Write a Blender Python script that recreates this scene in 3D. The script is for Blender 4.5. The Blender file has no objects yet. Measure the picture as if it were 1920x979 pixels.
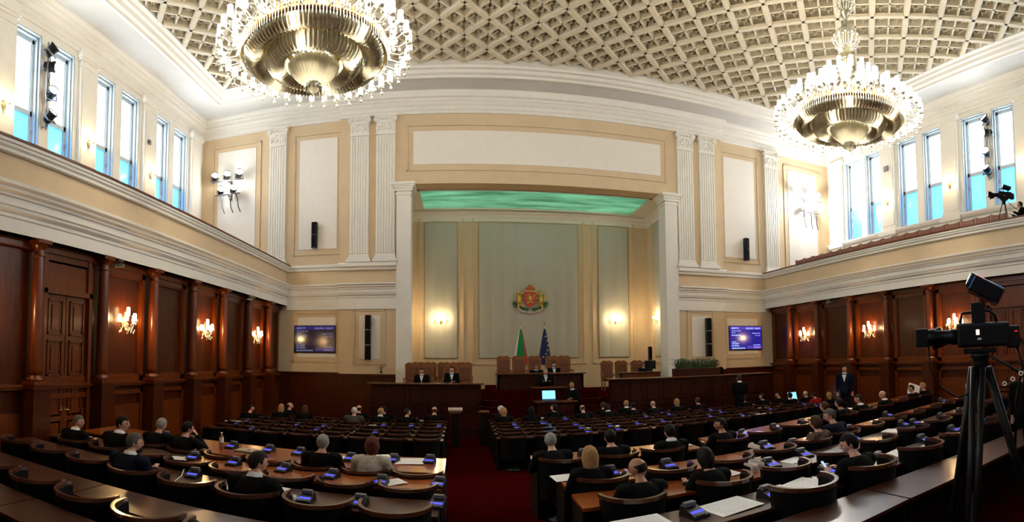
import bpy, bmesh, math, random
from mathutils import Vector, Matrix, noise
import numpy as np
random.seed(7)
PI = math.pi
C = bpy.context.scene.collection
scene = bpy.context.scene

# ------------------------------------------------------------------ camera
D = 20.0            # distance camera - front wall (m)
H = 2.7             # eye height above the hall floor
CX = -3.19          # camera x, room centre is x = 0
FPX, FR, CYP = 964.7, .9952, 624.13
YAW, PITCH, ROLL = .0983, .0489, -.0059
def _rot():
    cy, sy = math.cos(YAW), math.sin(YAW); cp, sp = math.cos(PITCH), math.sin(PITCH); cr, sr = math.cos(ROLL), math.sin(ROLL)
    Y = Matrix(((cy, -sy, 0), (sy, cy, 0), (0, 0, 1))); P = Matrix(((1, 0, 0), (0, cp, sp), (0, -sp, cp)))
    R = Matrix(((cr, 0, sr), (0, 1, 0), (-sr, 0, cr)))
    return R @ P @ Y
RM = _rot()
cam_data = bpy.data.cameras.new('camera'); cam = bpy.data.objects.new('camera', cam_data); C.objects.link(cam)
scene.camera = cam
cam_data.type = 'PANO'
cam_data.panorama_type = 'CENTRAL_CYLINDRICAL'
cam_data.central_cylindrical_range_u_min = -960 / FPX
cam_data.central_cylindrical_range_u_max = 960 / FPX
cam_data.central_cylindrical_range_v_min = -(979 - CYP) / (FPX * FR)
cam_data.central_cylindrical_range_v_max = CYP / (FPX * FR)
cam_data.central_cylindrical_radius = 1.0
m3 = Matrix((RM[0], RM[2], -RM[1])).transposed()
cam.matrix_world = Matrix.Translation((CX, 0, H)) @ m3.to_4x4()
cam_data.clip_start = .05

def at(px, py, x=None, y=None, z=None):
    """a pixel of the photograph -> point (world metres) on the plane x / y / z (z relative to the eye)"""
    th = (px - 960) / FPX; v = (CYP - py) / (FPX * FR)
    d = RM.transposed() @ Vector((math.sin(th), math.cos(th), v)); o = Vector((CX, 0, 0))
    if y is not None: t = y / d.y
    elif z is not None: t = z / d.z
    else: t = (x - CX) / d.x
    p = o + d * t
    return Vector((p.x, p.y, p.z + H))

# ------------------------------------------------------------------ world, exposure
w = bpy.data.worlds.new('daylight'); scene.world = w; w.use_nodes = True
bg = w.node_tree.nodes['Background']; bg.inputs[0].default_value = (.72, .86, 1.0, 1); bg.inputs[1].default_value = 8.5
vs = scene.view_settings
scene.display_settings.display_device = 'sRGB'
vs.view_transform = 'Standard'; vs.look = 'None'; vs.gamma = 1; vs.use_curve_mapping = False
vs.exposure = 0.88
try:
    cy = scene.cycles
    cy.use_denoising = True; cy.max_bounces = 6; cy.diffuse_bounces = 4; cy.glossy_bounces = 3; cy.transmission_bounces = 4
    cy.sample_clamp_indirect = 6; cy.use_light_tree = True; cy.caustics_reflective = False; cy.caustics_refractive = False
except Exception: pass
# light strengths
P_CHAND, P_SCONCE, P_FLOOD, P_RECESS = 58.0, 58.0, 190.0, 14.0

# ------------------------------------------------------------------ materials
MATS = {}
def mat(name, col, rough=.5, metal=0., spec=.5, var=0., scale=8., stretch=(1, 1, 1), bump=0., bscale=None, coat=0., emis=None, estr=0., coatr=.1, trans=0.):
    if name in MATS: return MATS[name]
    m = bpy.data.materials.new(name); m.use_nodes = True; nt = m.node_tree; b = nt.nodes['Principled BSDF']
    b.inputs['Base Color'].default_value = (*col, 1); b.inputs['Roughness'].default_value = rough; b.inputs['Metallic'].default_value = metal
    b.inputs['Specular IOR Level'].default_value = spec; b.inputs['Coat Weight'].default_value = coat; b.inputs['Coat Roughness'].default_value = coatr
    b.inputs['Transmission Weight'].default_value = trans
    if emis: b.inputs['Emission Color'].default_value = (*emis, 1); b.inputs['Emission Strength'].default_value = estr
    tc = nt.nodes.new('ShaderNodeTexCoord'); mp = nt.nodes.new('ShaderNodeMapping'); mp.inputs['Scale'].default_value = stretch
    nt.links.new(tc.outputs['Object'], mp.inputs[0])
    n = nt.nodes.new('ShaderNodeTexNoise'); n.inputs['Scale'].default_value = scale; n.inputs['Detail'].default_value = 3
    nt.links.new(mp.outputs[0], n.inputs[0])
    if var:
        r = nt.nodes.new('ShaderNodeValToRGB')
        r.color_ramp.elements[0].position = .3; r.color_ramp.elements[1].position = .7
        r.color_ramp.elements[0].color = (*[c * (1 - var) for c in col], 1); r.color_ramp.elements[1].color = (*[min(1, c * (1 + var)) for c in col], 1)
        nt.links.new(n.outputs[0], r.inputs[0]); nt.links.new(r.outputs[0], b.inputs['Base Color'])
    if bump:
        n2 = nt.nodes.new('ShaderNodeTexNoise'); n2.inputs['Scale'].default_value = bscale or scale * 4
        nt.links.new(mp.outputs[0], n2.inputs[0])
        bp = nt.nodes.new('ShaderNodeBump'); bp.inputs['Strength'].default_value = bump; bp.inputs['Distance'].default_value = .01
        nt.links.new(n2.outputs[0], bp.inputs['Height']); nt.links.new(bp.outputs[0], b.inputs['Normal'])
    MATS[name] = m; return m
def emit(name, col, s, nosample=False):
    if name in MATS: return MATS[name]
    m = bpy.data.materials.new(name); m.use_nodes = True; nt = m.node_tree; nt.nodes.clear()
    e = nt.nodes.new('ShaderNodeEmission'); e.inputs[0].default_value = (*col, 1); e.inputs[1].default_value = s
    o = nt.nodes.new('ShaderNodeOutputMaterial'); nt.links.new(e.outputs[0], o.inputs[0])
    if nosample: m.cycles.emission_sampling = 'NONE'
    MATS[name] = m; return m

CREAM = mat('peach_plaster', (.62, .475, .305), .8, var=.04, scale=2, bump=.15, bscale=60)
WHITE = mat('white_plaster', (.73, .70, .63), .65, var=.03, scale=3, bump=.1, bscale=50)
PANELW = mat('white_panel_plaster', (.76, .71, .64), .7, var=.02, scale=4)
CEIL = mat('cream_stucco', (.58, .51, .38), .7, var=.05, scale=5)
CEILD = mat('shaded_coffer_back', (.22, .18, .115), .8, var=.1, scale=9)  # darker than the ribs: shade inside the coffers put into the colour
SOFF = mat('grey_soffit_paint', (.58, .57, .54), .7, var=.03, scale=2)
WINW = mat('window_white_backlit_grey', (.44, .50, .54), .45)  # white frames with their backlit grey-blue shade put into the colour
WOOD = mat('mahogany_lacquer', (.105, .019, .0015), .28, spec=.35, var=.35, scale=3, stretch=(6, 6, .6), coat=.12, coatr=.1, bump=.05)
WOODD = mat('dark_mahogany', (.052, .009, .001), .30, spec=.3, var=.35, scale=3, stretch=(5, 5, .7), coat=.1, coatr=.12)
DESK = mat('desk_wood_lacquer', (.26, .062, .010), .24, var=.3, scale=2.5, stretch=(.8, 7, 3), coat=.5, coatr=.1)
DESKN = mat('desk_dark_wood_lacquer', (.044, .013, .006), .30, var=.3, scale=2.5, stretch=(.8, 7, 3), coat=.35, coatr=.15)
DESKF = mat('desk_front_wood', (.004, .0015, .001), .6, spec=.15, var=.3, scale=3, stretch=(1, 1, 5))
RIM = mat('chair_rim_wood', (.062, .020, .011), .22, var=.2, scale=6, coat=.5, coatr=.1)
BLACK = mat('black_leather', (.0025, .002, .002), .6, spec=.1, bump=.1, bscale=120)
BPLAST = mat('black_plastic', (.004, .004, .005), .4, spec=.2)
BGLOSS = mat('black_gloss_plastic', (.005, .006, .01), .15, spec=.45)
GREYM = mat('grey_metal', (.25, .25, .26), .4, metal=.8)
SILV = mat('chandelier_silver_glass', (.62, .58, .44), .22, metal=.75, var=.15, scale=30)
SILV = bpy.data.materials.new('fluted_chandelier_glass'); SILV.use_nodes = True; _n = SILV.node_tree; _n.nodes.clear()
_a = _n.nodes.new('ShaderNodeBsdfTranslucent'); _a.inputs[0].default_value = (.80, .74, .56, 1); _b = _n.nodes.new('ShaderNodeBsdfGlossy'); _b.inputs[0].default_value = (.8, .76, .62, 1); _b.inputs[1].default_value = .18
_c = _n.nodes.new('ShaderNodeMixShader'); _c.inputs[0].default_value = .5; _d = _n.nodes.new('ShaderNodeOutputMaterial'); _n.links.new(_a.outputs[0], _c.inputs[1]); _n.links.new(_b.outputs[0], _c.inputs[2]); _n.links.new(_c.outputs[0], _d.inputs[0])
GLASSC = mat('crystal_glass', (.85, .83, .72), .08, spec=.9, metal=.25)
BRASS = mat('gilt_brass', (.75, .55, .22), .25, metal=.9)
CARPET = mat('red_carpet', (.030, .0012, .001), .95, var=.25, scale=14, bump=.4, bscale=200, spec=.0)
FABRIC = mat('grey_green_fabric', (.46, .44, .37), .85, var=.04, scale=2, stretch=(1, 1, .2), bump=.1, bscale=300)
GREYF = mat('seat_brown_fabric', (.23, .11, .085), .85, var=.15, scale=20)
SKIN = mat('skin', (.50, .25, .17), .5, var=.08, scale=12)
PAPER = None
LAMP = emit('lamp_shade_glow', (1.0, .93, .74), 7.0, True)
LAMPW = emit('warm_candle_glow', (1.0, .76, .38), 9.0, True)
FLOODE = emit('floodlight_lens_glow', (1.0, .97, .9), 26.0, True)

def paper_mat():
    m = bpy.data.materials.new('printed_paper'); m.use_nodes = True; nt = m.node_tree; b = nt.nodes['Principled BSDF']
    tc = nt.nodes.new('ShaderNodeTexCoord'); sp = nt.nodes.new('ShaderNodeSeparateXYZ'); nt.links.new(tc.outputs['Generated'], sp.inputs[0])
    def mt(op, a, bb):
        n = nt.nodes.new('ShaderNodeMath'); n.operation = op
        for i, v in enumerate((a, bb)):
            if isinstance(v, (int, float)): n.inputs[i].default_value = v
            else: nt.links.new(v, n.inputs[i])
        return n.outputs[0]
    s = mt('GREATER_THAN', mt('FRACT', mt('MULTIPLY', sp.outputs[1], 22.), 0.), .55)
    nz = nt.nodes.new('ShaderNodeTexNoise'); nz.inputs['Scale'].default_value = 40; nt.links.new(tc.outputs['Generated'], nz.inputs[0])
    s = mt('MULTIPLY', s, mt('GREATER_THAN', nz.outputs[0], .46))
    for k, lo, hi in ((0, .1, .9), (1, .08, .92)):
        s = mt('MULTIPLY', s, mt('GREATER_THAN', sp.outputs[k], lo)); s = mt('MULTIPLY', s, mt('LESS_THAN', sp.outputs[k], hi))
    mx = nt.nodes.new('ShaderNodeMix'); mx.data_type = 'RGBA'
    mx.inputs[6].default_value = (.72, .71, .69, 1); mx.inputs[7].default_value = (.42, .42, .43, 1)
    nt.links.new(s, mx.inputs[0]); nt.links.new(mx.outputs[2], b.inputs['Base Color']); b.inputs['Roughness'].default_value = .6
    return m
PAPER = paper_mat()

# ------------------------------------------------------------------ mesh helpers
class MB:
    def __init__(s): s.v = []; s.f = []; s.sm = []
    def add(s, vs, fs, smooth=False):
        o = len(s.v); s.v += [tuple(v) for v in vs]; s.f += [tuple(i + o for i in f) for f in fs]; s.sm += [smooth] * len(fs)
        return s
    def box(s, x0, x1, y0, y1, z0, z1, m=None):
        vs = [(x0, y0, z0), (x1, y0, z0), (x1, y1, z0), (x0, y1, z0), (x0, y0, z1), (x1, y0, z1), (x1, y1, z1), (x0, y1, z1)]
        if m is not None: vs = [m @ Vector(v) for v in vs]
        return s.add(vs, [(0, 3, 2, 1), (4, 5, 6, 7), (0, 1, 5, 4), (1, 2, 6, 5), (2, 3, 7, 6), (3, 0, 4, 7)])
    def bar(s, a, b, wd, ht, up=(0, 0, 1)):
        a, b = Vector(a), Vector(b); d = (b - a); L = d.length; d.normalize(); u = Vector(up)
        if abs(d.dot(u)) > .98: u = Vector((1, 0, 0))
        r = d.cross(u).normalized(); u = r.cross(d)
        m = Matrix.Translation(a) @ Matrix((r, d, u)).transposed().to_4x4()
        return s.box(-wd / 2, wd / 2, 0, L, -ht / 2, ht / 2, m)
    def bevbox(s, x0, x1, y0, y1, z0, z1, b=.01, m=None):
        bm = bmesh.new(); bmesh.ops.create_cube(bm, size=1)
        for v in bm.verts: v.co = Vector(((x0 + x1) / 2 + v.co.x * (x1 - x0), (y0 + y1) / 2 + v.co.y * (y1 - y0), (z0 + z1) / 2 + v.co.z * (z1 - z0)))
        bmesh.ops.bevel(bm, geom=bm.edges[:], offset=b, segments=2, profile=.6, affect='EDGES')
        if m is not None: bm.transform(m)
        bm.verts.index_update(); s.add([v.co[:] for v in bm.verts], [[v.index for v in f.verts] for f in bm.faces]); bm.free(); return s
    def lathe(s, prof, n=24, c=(0, 0, 0), flute=0, fdepth=0., a0=0., a1=2 * PI, m=None, close=True):
        full = abs(a1 - a0 - 2 * PI) < 1e-6; cols = n if full else n + 1; vs = []
        for i in range(cols):
            a = a0 + (a1 - a0) * i / n
            for (r, z) in prof:
                rr = r * (1 + fdepth * (.5 * math.cos(a * flute) - .5)) if flute else r
                p = Vector((c[0] + rr * math.cos(a), c[1] + rr * math.sin(a), c[2] + z)); vs.append(m @ p if m is not None else p)
        k = len(prof); fs = []
        for i in range(n):
            j = (i + 1) % cols
            for q in range(k - 1): fs.append((i * k + q, j * k + q, j * k + q + 1, i * k + q + 1))
        return s.add(vs, fs, True)
    def tube(s, pts, rad, n=8, caps=True):
        pts = [Vector(p) for p in pts]; rs = rad if isinstance(rad, (list, tuple)) else [rad] * len(pts)
        vs = []; fs = []; prev = None
        for i, p in enumerate(pts):
            d = (pts[min(i + 1, len(pts) - 1)] - pts[max(i - 1, 0)]).normalized()
            if prev is None: u = d.cross(Vector((0, 0, 1)) if abs(d.z) < .9 else Vector((1, 0, 0))).normalized()
            else: u = (prev - d * prev.dot(d)).normalized()
            prev = u; w_ = d.cross(u)
            for k in range(n):
                a = 2 * PI * k / n; vs.append(p + (u * math.cos(a) + w_ * math.sin(a)) * rs[i])
        for i in range(len(pts) - 1):
            for k in range(n): fs.append((i * n + k, i * n + (k + 1) % n, (i + 1) * n + (k + 1) % n, (i + 1) * n + k))
        if caps: fs.append(tuple(range(n))[::-1]); fs.append(tuple(range((len(pts) - 1) * n, len(pts) * n)))
        return s.add(vs, fs, True)
    def sphere(s, c, r, sc=(1, 1, 1), n=12):
        prof = [(math.sin(PI * i / n) * r, -math.cos(PI * i / n) * r) for i in range(n + 1)]
        m = Matrix.Translation(c) @ Matrix.Diagonal((*sc, 1)); return s.lathe(prof, n * 2, m=m)
    def ext(s, poly, axis_m, d):
        """extrude polygon (x,z) by depth d along local y, placed with matrix"""
        n = len(poly); vs = [axis_m @ Vector((x, 0, z)) for x, z in poly] + [axis_m @ Vector((x, d, z)) for x, z in poly]
        fs = [tuple(range(n)), tuple(range(n, 2 * n))[::-1]] + [(i, i + n, (i + 1) % n + n, (i + 1) % n) for i in range(n)]
        return s.add(vs, fs)
    def sweep(s, prof, pts, side):
        """sweep profile [(offset, z)] along a horizontal path; side(i) gives the unit offset vector at path point i"""
        k = len(prof); vs = []
        for p, sd in zip(pts, side):
            for (o, z) in prof: vs.append((p[0] + sd[0] * o, p[1] + sd[1] * o, z))
        fs = []
        for i in range(len(pts) - 1):
            for q in range(k - 1): fs.append((i * k + q, (i + 1) * k + q, (i + 1) * k + q + 1, i * k + q + 1))
        fs.append(tuple(range(k))); fs.append(tuple(range((len(pts) - 1) * k, len(pts) * k))[::-1])
        return s.add(vs, fs)
    def mesh(s, name, fixn=True):
        me = bpy.data.meshes.new(name); me.from_pydata(s.v, [], s.f); me.update()
        if fixn:
            bm = bmesh.new(); bm.from_mesh(me); bmesh.ops.recalc_face_normals(bm, faces=bm.faces); bm.to_mesh(me); bm.free()
        me.polygons.foreach_set('use_smooth', s.sm); me.update(); return me
    def build(s, name, material, parent=None, loc=None, fixn=True):
        me = s.mesh(name, fixn)
        if material: me.materials.append(material)
        o = bpy.data.objects.new(name, me); C.objects.link(o)
        if parent is not None: o.parent = parent
        if loc is not None: o.location = loc
        return o
def tag(o, label=None, cat=None, group=None, kind=None):
    if label: o['label'] = label
    if cat: o['category'] = cat
    if group: o['group'] = group
    if kind: o['kind'] = kind
    return o
def thing(name, label, cat, loc=(0, 0, 0), rz=0., group=None):
    o = bpy.data.objects.new(name, None); o.empty_display_size = .1; C.objects.link(o)
    o.location = loc; o.rotation_euler = (0, 0, rz); return tag(o, label, cat, group)
def struct(name, mb, m, label=None):
    o = mb.build(name, m); return tag(o, label, None, None, 'structure')
def copy_tree(o, parent=None, swap=None):
    c = o.copy(); C.objects.link(c)
    c.parent = parent
    for ch in list(o.children): copy_tree(ch, c)
    return c
def dup(root, loc, rz=0., label=None, group=None, scale=None):
    c = copy_tree(root); c.location = loc; c.rotation_euler = (0, 0, rz)
    if scale: c.scale = (scale,) * 3 if isinstance(scale, (int, float)) else scale
    if label: c['label'] = label
    if group: c['group'] = group
    return c
ORD = ['first', 'second', 'third', 'fourth', 'fifth', 'sixth', 'seventh', 'eighth', 'ninth', 'tenth', 'eleventh', 'twelfth', 'thirteenth', 'fourteenth', 'fifteenth', 'sixteenth', 'seventeenth', 'eighteenth', 'nineteenth', 'twentieth', 'twenty-first', 'twenty-second', 'twenty-third', 'twenty-fourth', 'twenty-fifth', 'twenty-sixth']
def point_light(name, loc, power, col, rad, parent=None):
    l = bpy.data.lights.new(name, 'POINT'); l.energy = power; l.color = col; l.shadow_soft_size = rad
    o = bpy.data.objects.new(name, l); C.objects.link(o); o.location = loc
    if parent is not None: o.parent = parent
    return o

# ================================================================== THE ROOM
WU, WB, YF, YB = 14.42, 10.28, 20.0, -9.0
def z_(r): return r + H
Z_DL, Z_DR, Z_DF = z_(-.66), z_(-.45), z_(-.6)      # tops of the dado on the left, right and front walls
Z_WT = z_(2.11)
# floor with the raised rear platform and the aisle steps
fl = MB(); fl.box(-11, 11, YB, 25, -.3, 0)
struct('floor', fl, CARPET)
for i, (y1, zt) in enumerate(((11.3, .1), (10.6, .2), (9.9, .3), (8.5, .4))):
    b = MB(); b.box(-10.7, 10.7, YB, y1, zt - .1, zt); b.box(-10.7, 10.7, y1, y1 + .03, zt - .03, zt)
    struct('trim_%d' % (i + 1), b, CARPET)

# front wall
b = MB(); ZT = z_(10.9)
b.box(-15, -8.0, YF, YF + .5, 0, ZT); b.box(8.0, 15, YF, YF + .5, 0, ZT)
b.box(-8.0, -5.72, YF - .15, YF + .5, 0, ZT); b.box(5.72, 8.0, YF - .15, YF + .5, 0, ZT)
b.box(-5.72, 5.72, YF - .15, YF + .5, z_(6.88), ZT)
struct('wall_front', b, CREAM)
b = MB(); b.box(-15, 15, YB - .4, YB, 0, ZT); struct('wall_back', b, CREAM)
# side upper walls with window openings
WZ0, WZ1 = z_(5.5), z_(9.47)
wins = []
for k in range(8):
    a = 18.66 - 3.53 * k
    for (s0, s1) in ((a - 1.08, a), (a - 2.45, a - 1.45)):
        wins.append((s0, s1))
for sx, nm in ((-1, 'wall_left'), (1, 'wall_right')):
    b = MB(); x0, x1 = sorted((sx * WU, sx * (WU + .55)))
    b.box(x0, x1, YB, YF + .4, z_(2.3), WZ0); b.box(x0, x1, YB, YF + .4, WZ1, ZT)
    e = YF + .4
    for (s0, s1) in wins:
        b.box(x0, x1, s1, e, WZ0, WZ1); e = s0
    b.box(x0, x1, YB, e, WZ0, WZ1)
    struct(nm, b, WHITE)
# roof slab
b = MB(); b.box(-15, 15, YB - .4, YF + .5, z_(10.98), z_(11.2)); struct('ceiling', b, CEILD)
# windows
frost = bpy.data.materials.new('frosted_blue_glass'); frost.use_nodes = True; nt = frost.node_tree; nt.nodes.clear()
tr = nt.nodes.new('ShaderNodeBsdfTranslucent'); tr.inputs[0].default_value = (.20, .50, .70, 1)
gl = nt.nodes.new('ShaderNodeBsdfGlossy'); gl.inputs[1].default_value = .3; gl.inputs[0].default_value = (.7, .9, 1, 1)
nz = nt.nodes.new('ShaderNodeTexNoise'); nz.inputs['Scale'].default_value = .8
mx = nt.nodes.new('ShaderNodeMixShader'); mx.inputs[0].default_value = .08
ou = nt.nodes.new('ShaderNodeOutputMaterial'); nt.links.new(tr.outputs[0], mx.inputs[1]); nt.links.new(gl.outputs[0], mx.inputs[2]); nt.links.new(mx.outputs[0], ou.inputs[0])
clear = bpy.data.materials.new('clear_glass'); clear.use_nodes = True; nt = clear.node_tree; nt.nodes.clear()
tr = nt.nodes.new('ShaderNodeBsdfTransparent'); gl = nt.nodes.new('ShaderNodeBsdfGlossy'); gl.inputs[1].default_value = .02
mx = nt.nodes.new('ShaderNodeMixShader'); mx.inputs[0].default_value = .06
ou = nt.nodes.new('ShaderNodeOutputMaterial'); nt.links.new(tr.outputs[0], mx.inputs[1]); nt.links.new(gl.outputs[0], mx.inputs[2]); nt.links.new(mx.outputs[0], ou.inputs[0])
wn = 0
for sx in (-1, 1):
    for (s0, s1) in wins:
        wn += 1
        root = bpy.data.objects.new('window_%d' % wn, None); C.objects.link(root); root['kind'] = 'structure'
        root.location = (sx * (WU + .3), (s0 + s1) / 2, WZ0)
        h = WZ1 - WZ0; hw = (s1 - s0) / 2; zt0, zt1 = 1.55, 1.70
        f = MB()
        for a_, b_ in ((-hw, -hw + .17), (hw - .17, hw)): f.box(-.05, .05, a_, b_, 0, h)
        f.box(-.05, .05, -hw, hw, 0, .12); f.box(-.05, .05, -hw, hw, h - .20, h); f.box(-.05, .05, -hw, hw, zt0, zt1)
        for a_, b_ in ((-hw + .17, -hw + .20), (hw - .20, hw - .17)): f.box(-.02, .02, a_, b_, .12, h - .20)
        # stepped inner reveal mouldings
        for q, (ins, dep) in enumerate(((0., .28), (.05, .18))):
            for a_, b_ in ((-hw + ins, -hw + ins + .035), (hw - ins - .035, hw - ins)):
                f.box(*sorted((-sx * .05, -sx * dep)), a_, b_, 0, h - ins)
            f.box(*sorted((-sx * .05, -sx * dep)), -hw + ins, hw - ins, h - ins - .035, h - ins)
        f.build('window_frame', WINW, root)
        g = MB(); g.box(-.006, .006, -hw + .17, hw - .17, zt1, h - .20); g.build('upper_pane', clear, root)
        g = MB(); g.box(-.002, .002, -hw + .17, hw - .17, .12, zt0); g.build('lower_pane', frost, root, fixn=False)
        hn = MB(); hn.tube([(-sx * .06, hw - .14, 1.0), (-sx * .09, hw - .14, 1.0), (-sx * .09, hw - .14, 1.12)], .012, 6); hn.build('window_handle', GREYM, root)
        l = bpy.data.lights.new('window_portal', 'AREA'); l.shape = 'RECTANGLE'; l.size = s1 - s0; l.size_y = h
        l.cycles.is_portal = True
        o = bpy.data.objects.new('window_portal', l); C.objects.link(o); o.location = (sx * (WU + .5), (s0 + s1) / 2, (WZ0 + WZ1) / 2)
        o.rotation_euler = (0, PI / 2 if sx > 0 else -PI / 2, 0)
TN = [4]
def trim(mb, m=WHITE):
    TN[0] += 1; return struct('trim_%d' % TN[0], mb, m)
def ring(prof, xw=WU, yf=YF, yb=YB):
    b = MB(); k = len(prof); vs = []
    for (sx, top) in ((-1, 0), (-1, 1), (1, 1), (1, 0)):
        for (o, z) in prof: vs.append((sx * (xw - o), (yf - o) if top else (yb + o), z))
    fs = []
    for i in range(4):
        j = (i + 1) % 4
        for q in range(k - 1): fs.append((i * k + q, j * k + q, j * k + q + 1, i * k + q + 1))
    return b.add(vs, fs)
# main cornice, soffit, inner moulding
trim(ring([(0, z_(9.68)), (.05, z_(9.68)), (.05, z_(9.80)), (.08, z_(9.82)), (.08, z_(9.97)), (.13, z_(9.99)), (.13, z_(10.03)), (.22, z_(10.10)), (.26, z_(10.10)), (.26, z_(10.19)), (.36, z_(10.22)), (.36, z_(10.28)), (.44, z_(10.36)), (.46, z_(10.42))]))
trim(ring([(.46, z_(10.42)), (1.5, z_(10.42))]), SOFF)
trim(ring([(1.5, z_(10.42)), (1.5, z_(10.36)), (1.62, z_(10.34)), (1.66, z_(10.40)), (1.80, z_(10.42)), (1.88, z_(10.50)), (2.0, z_(10.50)), (2.06, z_(10.56)), (2.2, z_(10.58)), (2.2, z_(10.98))]), WHITE)
# cornice break-forward over the central bay
b = MB(); pr = [(0, z_(9.68)), (.06, z_(9.68)), (.06, z_(9.80)), (.10, z_(9.82)), (.10, z_(9.97)), (.15, z_(9.99)), (.24, z_(10.10)), (.28, z_(10.10)), (.28, z_(10.19)), (.38, z_(10.22)), (.46, z_(10.36)), (.48, z_(10.425)), (0, z_(10.425))]
y0 = YF - .15; b.sweep(pr, [(-8.05, y0), (8.05, y0)], [(0, -1), (0, -1)]); trim(b)
# stucco lattice ceiling: diagonal coffers
def lattice():
    X, Y0, Y1 = WU - 2.2, YB + 2.2, YF - 2.2
    zb, zt = z_(10.56), z_(10.98)
    P = 1.09; main = MB(); sub = MB(); orn = MB(); r2 = math.sqrt(.5)
    def clip(a, b):
        (x0, y0), (x1, y1) = a, b; t0, t1 = 0., 1.; dx, dy = x1 - x0, y1 - y0
        for p, q in ((-dx, x0 + X), (dx, X - x0), (-dy, y0 - Y0), (dy, Y1 - y0)):
            if abs(p) < 1e-9:
                if q < 0: return None
            else:
                r = q / p
                if p < 0: t0 = max(t0, r)
                else: t1 = min(t1, r)
        if t0 >= t1 - 1e-4: return None
        return (x0 + dx * t0, y0 + dy * t0), (x0 + dx * t1, y0 + dy * t1)
    cx0, cy0 = 0., Y1
    for dirn in (0, 1):
        u = Vector((r2, r2)) if dirn == 0 else Vector((r2, -r2)); v = Vector((-r2, r2)) if dirn == 0 else Vector((r2, r2))
        for i in range(-60, 61):
            half = i / 2
            c = Vector((cx0, cy0)) + v * (half * P)
            seg = clip(tuple(c - u * 60), tuple(c + u * 60))
            if not seg: continue
            (ax, ay), (bx, by) = seg
            if i % 2 == 0:
                main.bar((ax, ay, (zb + zt) / 2), (bx, by, (zb + zt) / 2), .09, zt - zb); main.bar((ax, ay, zb + .03), (bx, by, zb + .03), .16, .05); main.bar((ax, ay, zb + .07), (bx, by, zb + .07), .21, .03)
            else: sub.bar((ax, ay, zb + .17), (bx, by, zb + .17), .06, .22)
    # pierced key ornaments in each quarter coffer
    u = Vector((r2, r2)); v = Vector((-r2, r2)); q = P / 4
    for i in range(-80, 81):
        for j in range(-80, 81):
            c = Vector((cx0, cy0)) + u * ((i + .5) * P / 2) + v * ((j + .5) * P / 2)
            if abs(c.x) > X - .25 or c.y > Y1 - .2 or c.y < 6.5: continue
            zc = zb + .19; t = .032
            for sgn in (1, -1):
                for (d, e) in ((u, v), (v, u)):
                    p0 = c + d * (sgn * (q - .03)); p1 = c + d * (sgn * .09)
                    orn.bar((*p0, zc), (*p1, zc), t, .05)
                    e2 = e * sgn
                    orn.bar((*(p1 - e2 * .10), zc), (*(p1 + e2 * .05), zc), t, .05)
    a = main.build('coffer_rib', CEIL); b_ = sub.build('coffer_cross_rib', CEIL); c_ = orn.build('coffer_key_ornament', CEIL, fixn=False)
    root = bpy.data.objects['ceiling']
    for o in (a, b_, c_): o.parent = root
    c_['kind'] = 'stuff'
lattice()
# ---- side walls: sill moulding and pilasters
for sx in (-1, 1):
    b = MB(); pr = [(0, z_(4.2)), (.06, z_(4.2)), (.06, z_(4.85)), (.12, z_(4.9)), (.12, z_(5.05)), (.08, z_(5.08)), (.08, z_(5.25)), (.16, z_(5.32)), (.20, z_(5.42)), (.20, z_(5.5)), (0, z_(5.5))]
    b.sweep(pr, [(sx * WU, YB), (sx * WU, YF)], [(-sx, 0)] * 2); trim(b)
def side_pilaster(sx):
    root = thing('pilaster', '', 'pilaster'); d = .14; w_ = .47
    s = MB(); s.box(*sorted((0, -sx * d)), -w_ + .06, w_ - .06, z_(5.5), z_(9.3))
    s.box(*sorted((0, -sx * (d + .02))), -w_ + .12, w_ - .12, z_(5.7), z_(9.1)); s.build('shaft', WHITE, root)
    c = MB()
    for (a, e, z0, z1) in ((.02, .02, 9.22, 9.26), (.0, .0, 9.3, 9.42), (.05, .05, 9.42, 9.5), (.09, .09, 9.5, 9.69)):
        c.box(*sorted((0, -sx * (d + e))), -w_ + .06 - a, w_ - .06 + a, z_(z0), z_(z1))
    c.build('capital', WHITE, root)
    q = MB()
    for (a, e, z0, z1) in ((.10, .16, 4.2, 4.9), (.14, .20, 4.9, 5.06), (.10, .14, 5.06, 5.24), (.16, .2, 5.24, 5.42), (.08, .1, 5.42, 5.62)):
        q.box(*sorted((0, -sx * (d + e - .05))), -w_ - a + .1, w_ + a - .1, z_(z0), z_(z1))
    q.build('base', WHITE, root)
    return root
py = [19.22] + [15.7 - 3.53 * k for k in range(7)]
for sx, nm in ((-1, 'left'), (1, 'right')):
    p0 = side_pilaster(sx)
    for i, y in enumerate(py):
        p = p0 if i == 0 else copy_tree(p0)
        p.location = (sx * WU, y, 0)
        p['label'] = 'white pilaster between the gallery windows on the %s wall, %s from the front corner' % (nm, ORD[i])
        p['group'] = 'pilasters between the gallery windows'
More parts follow.
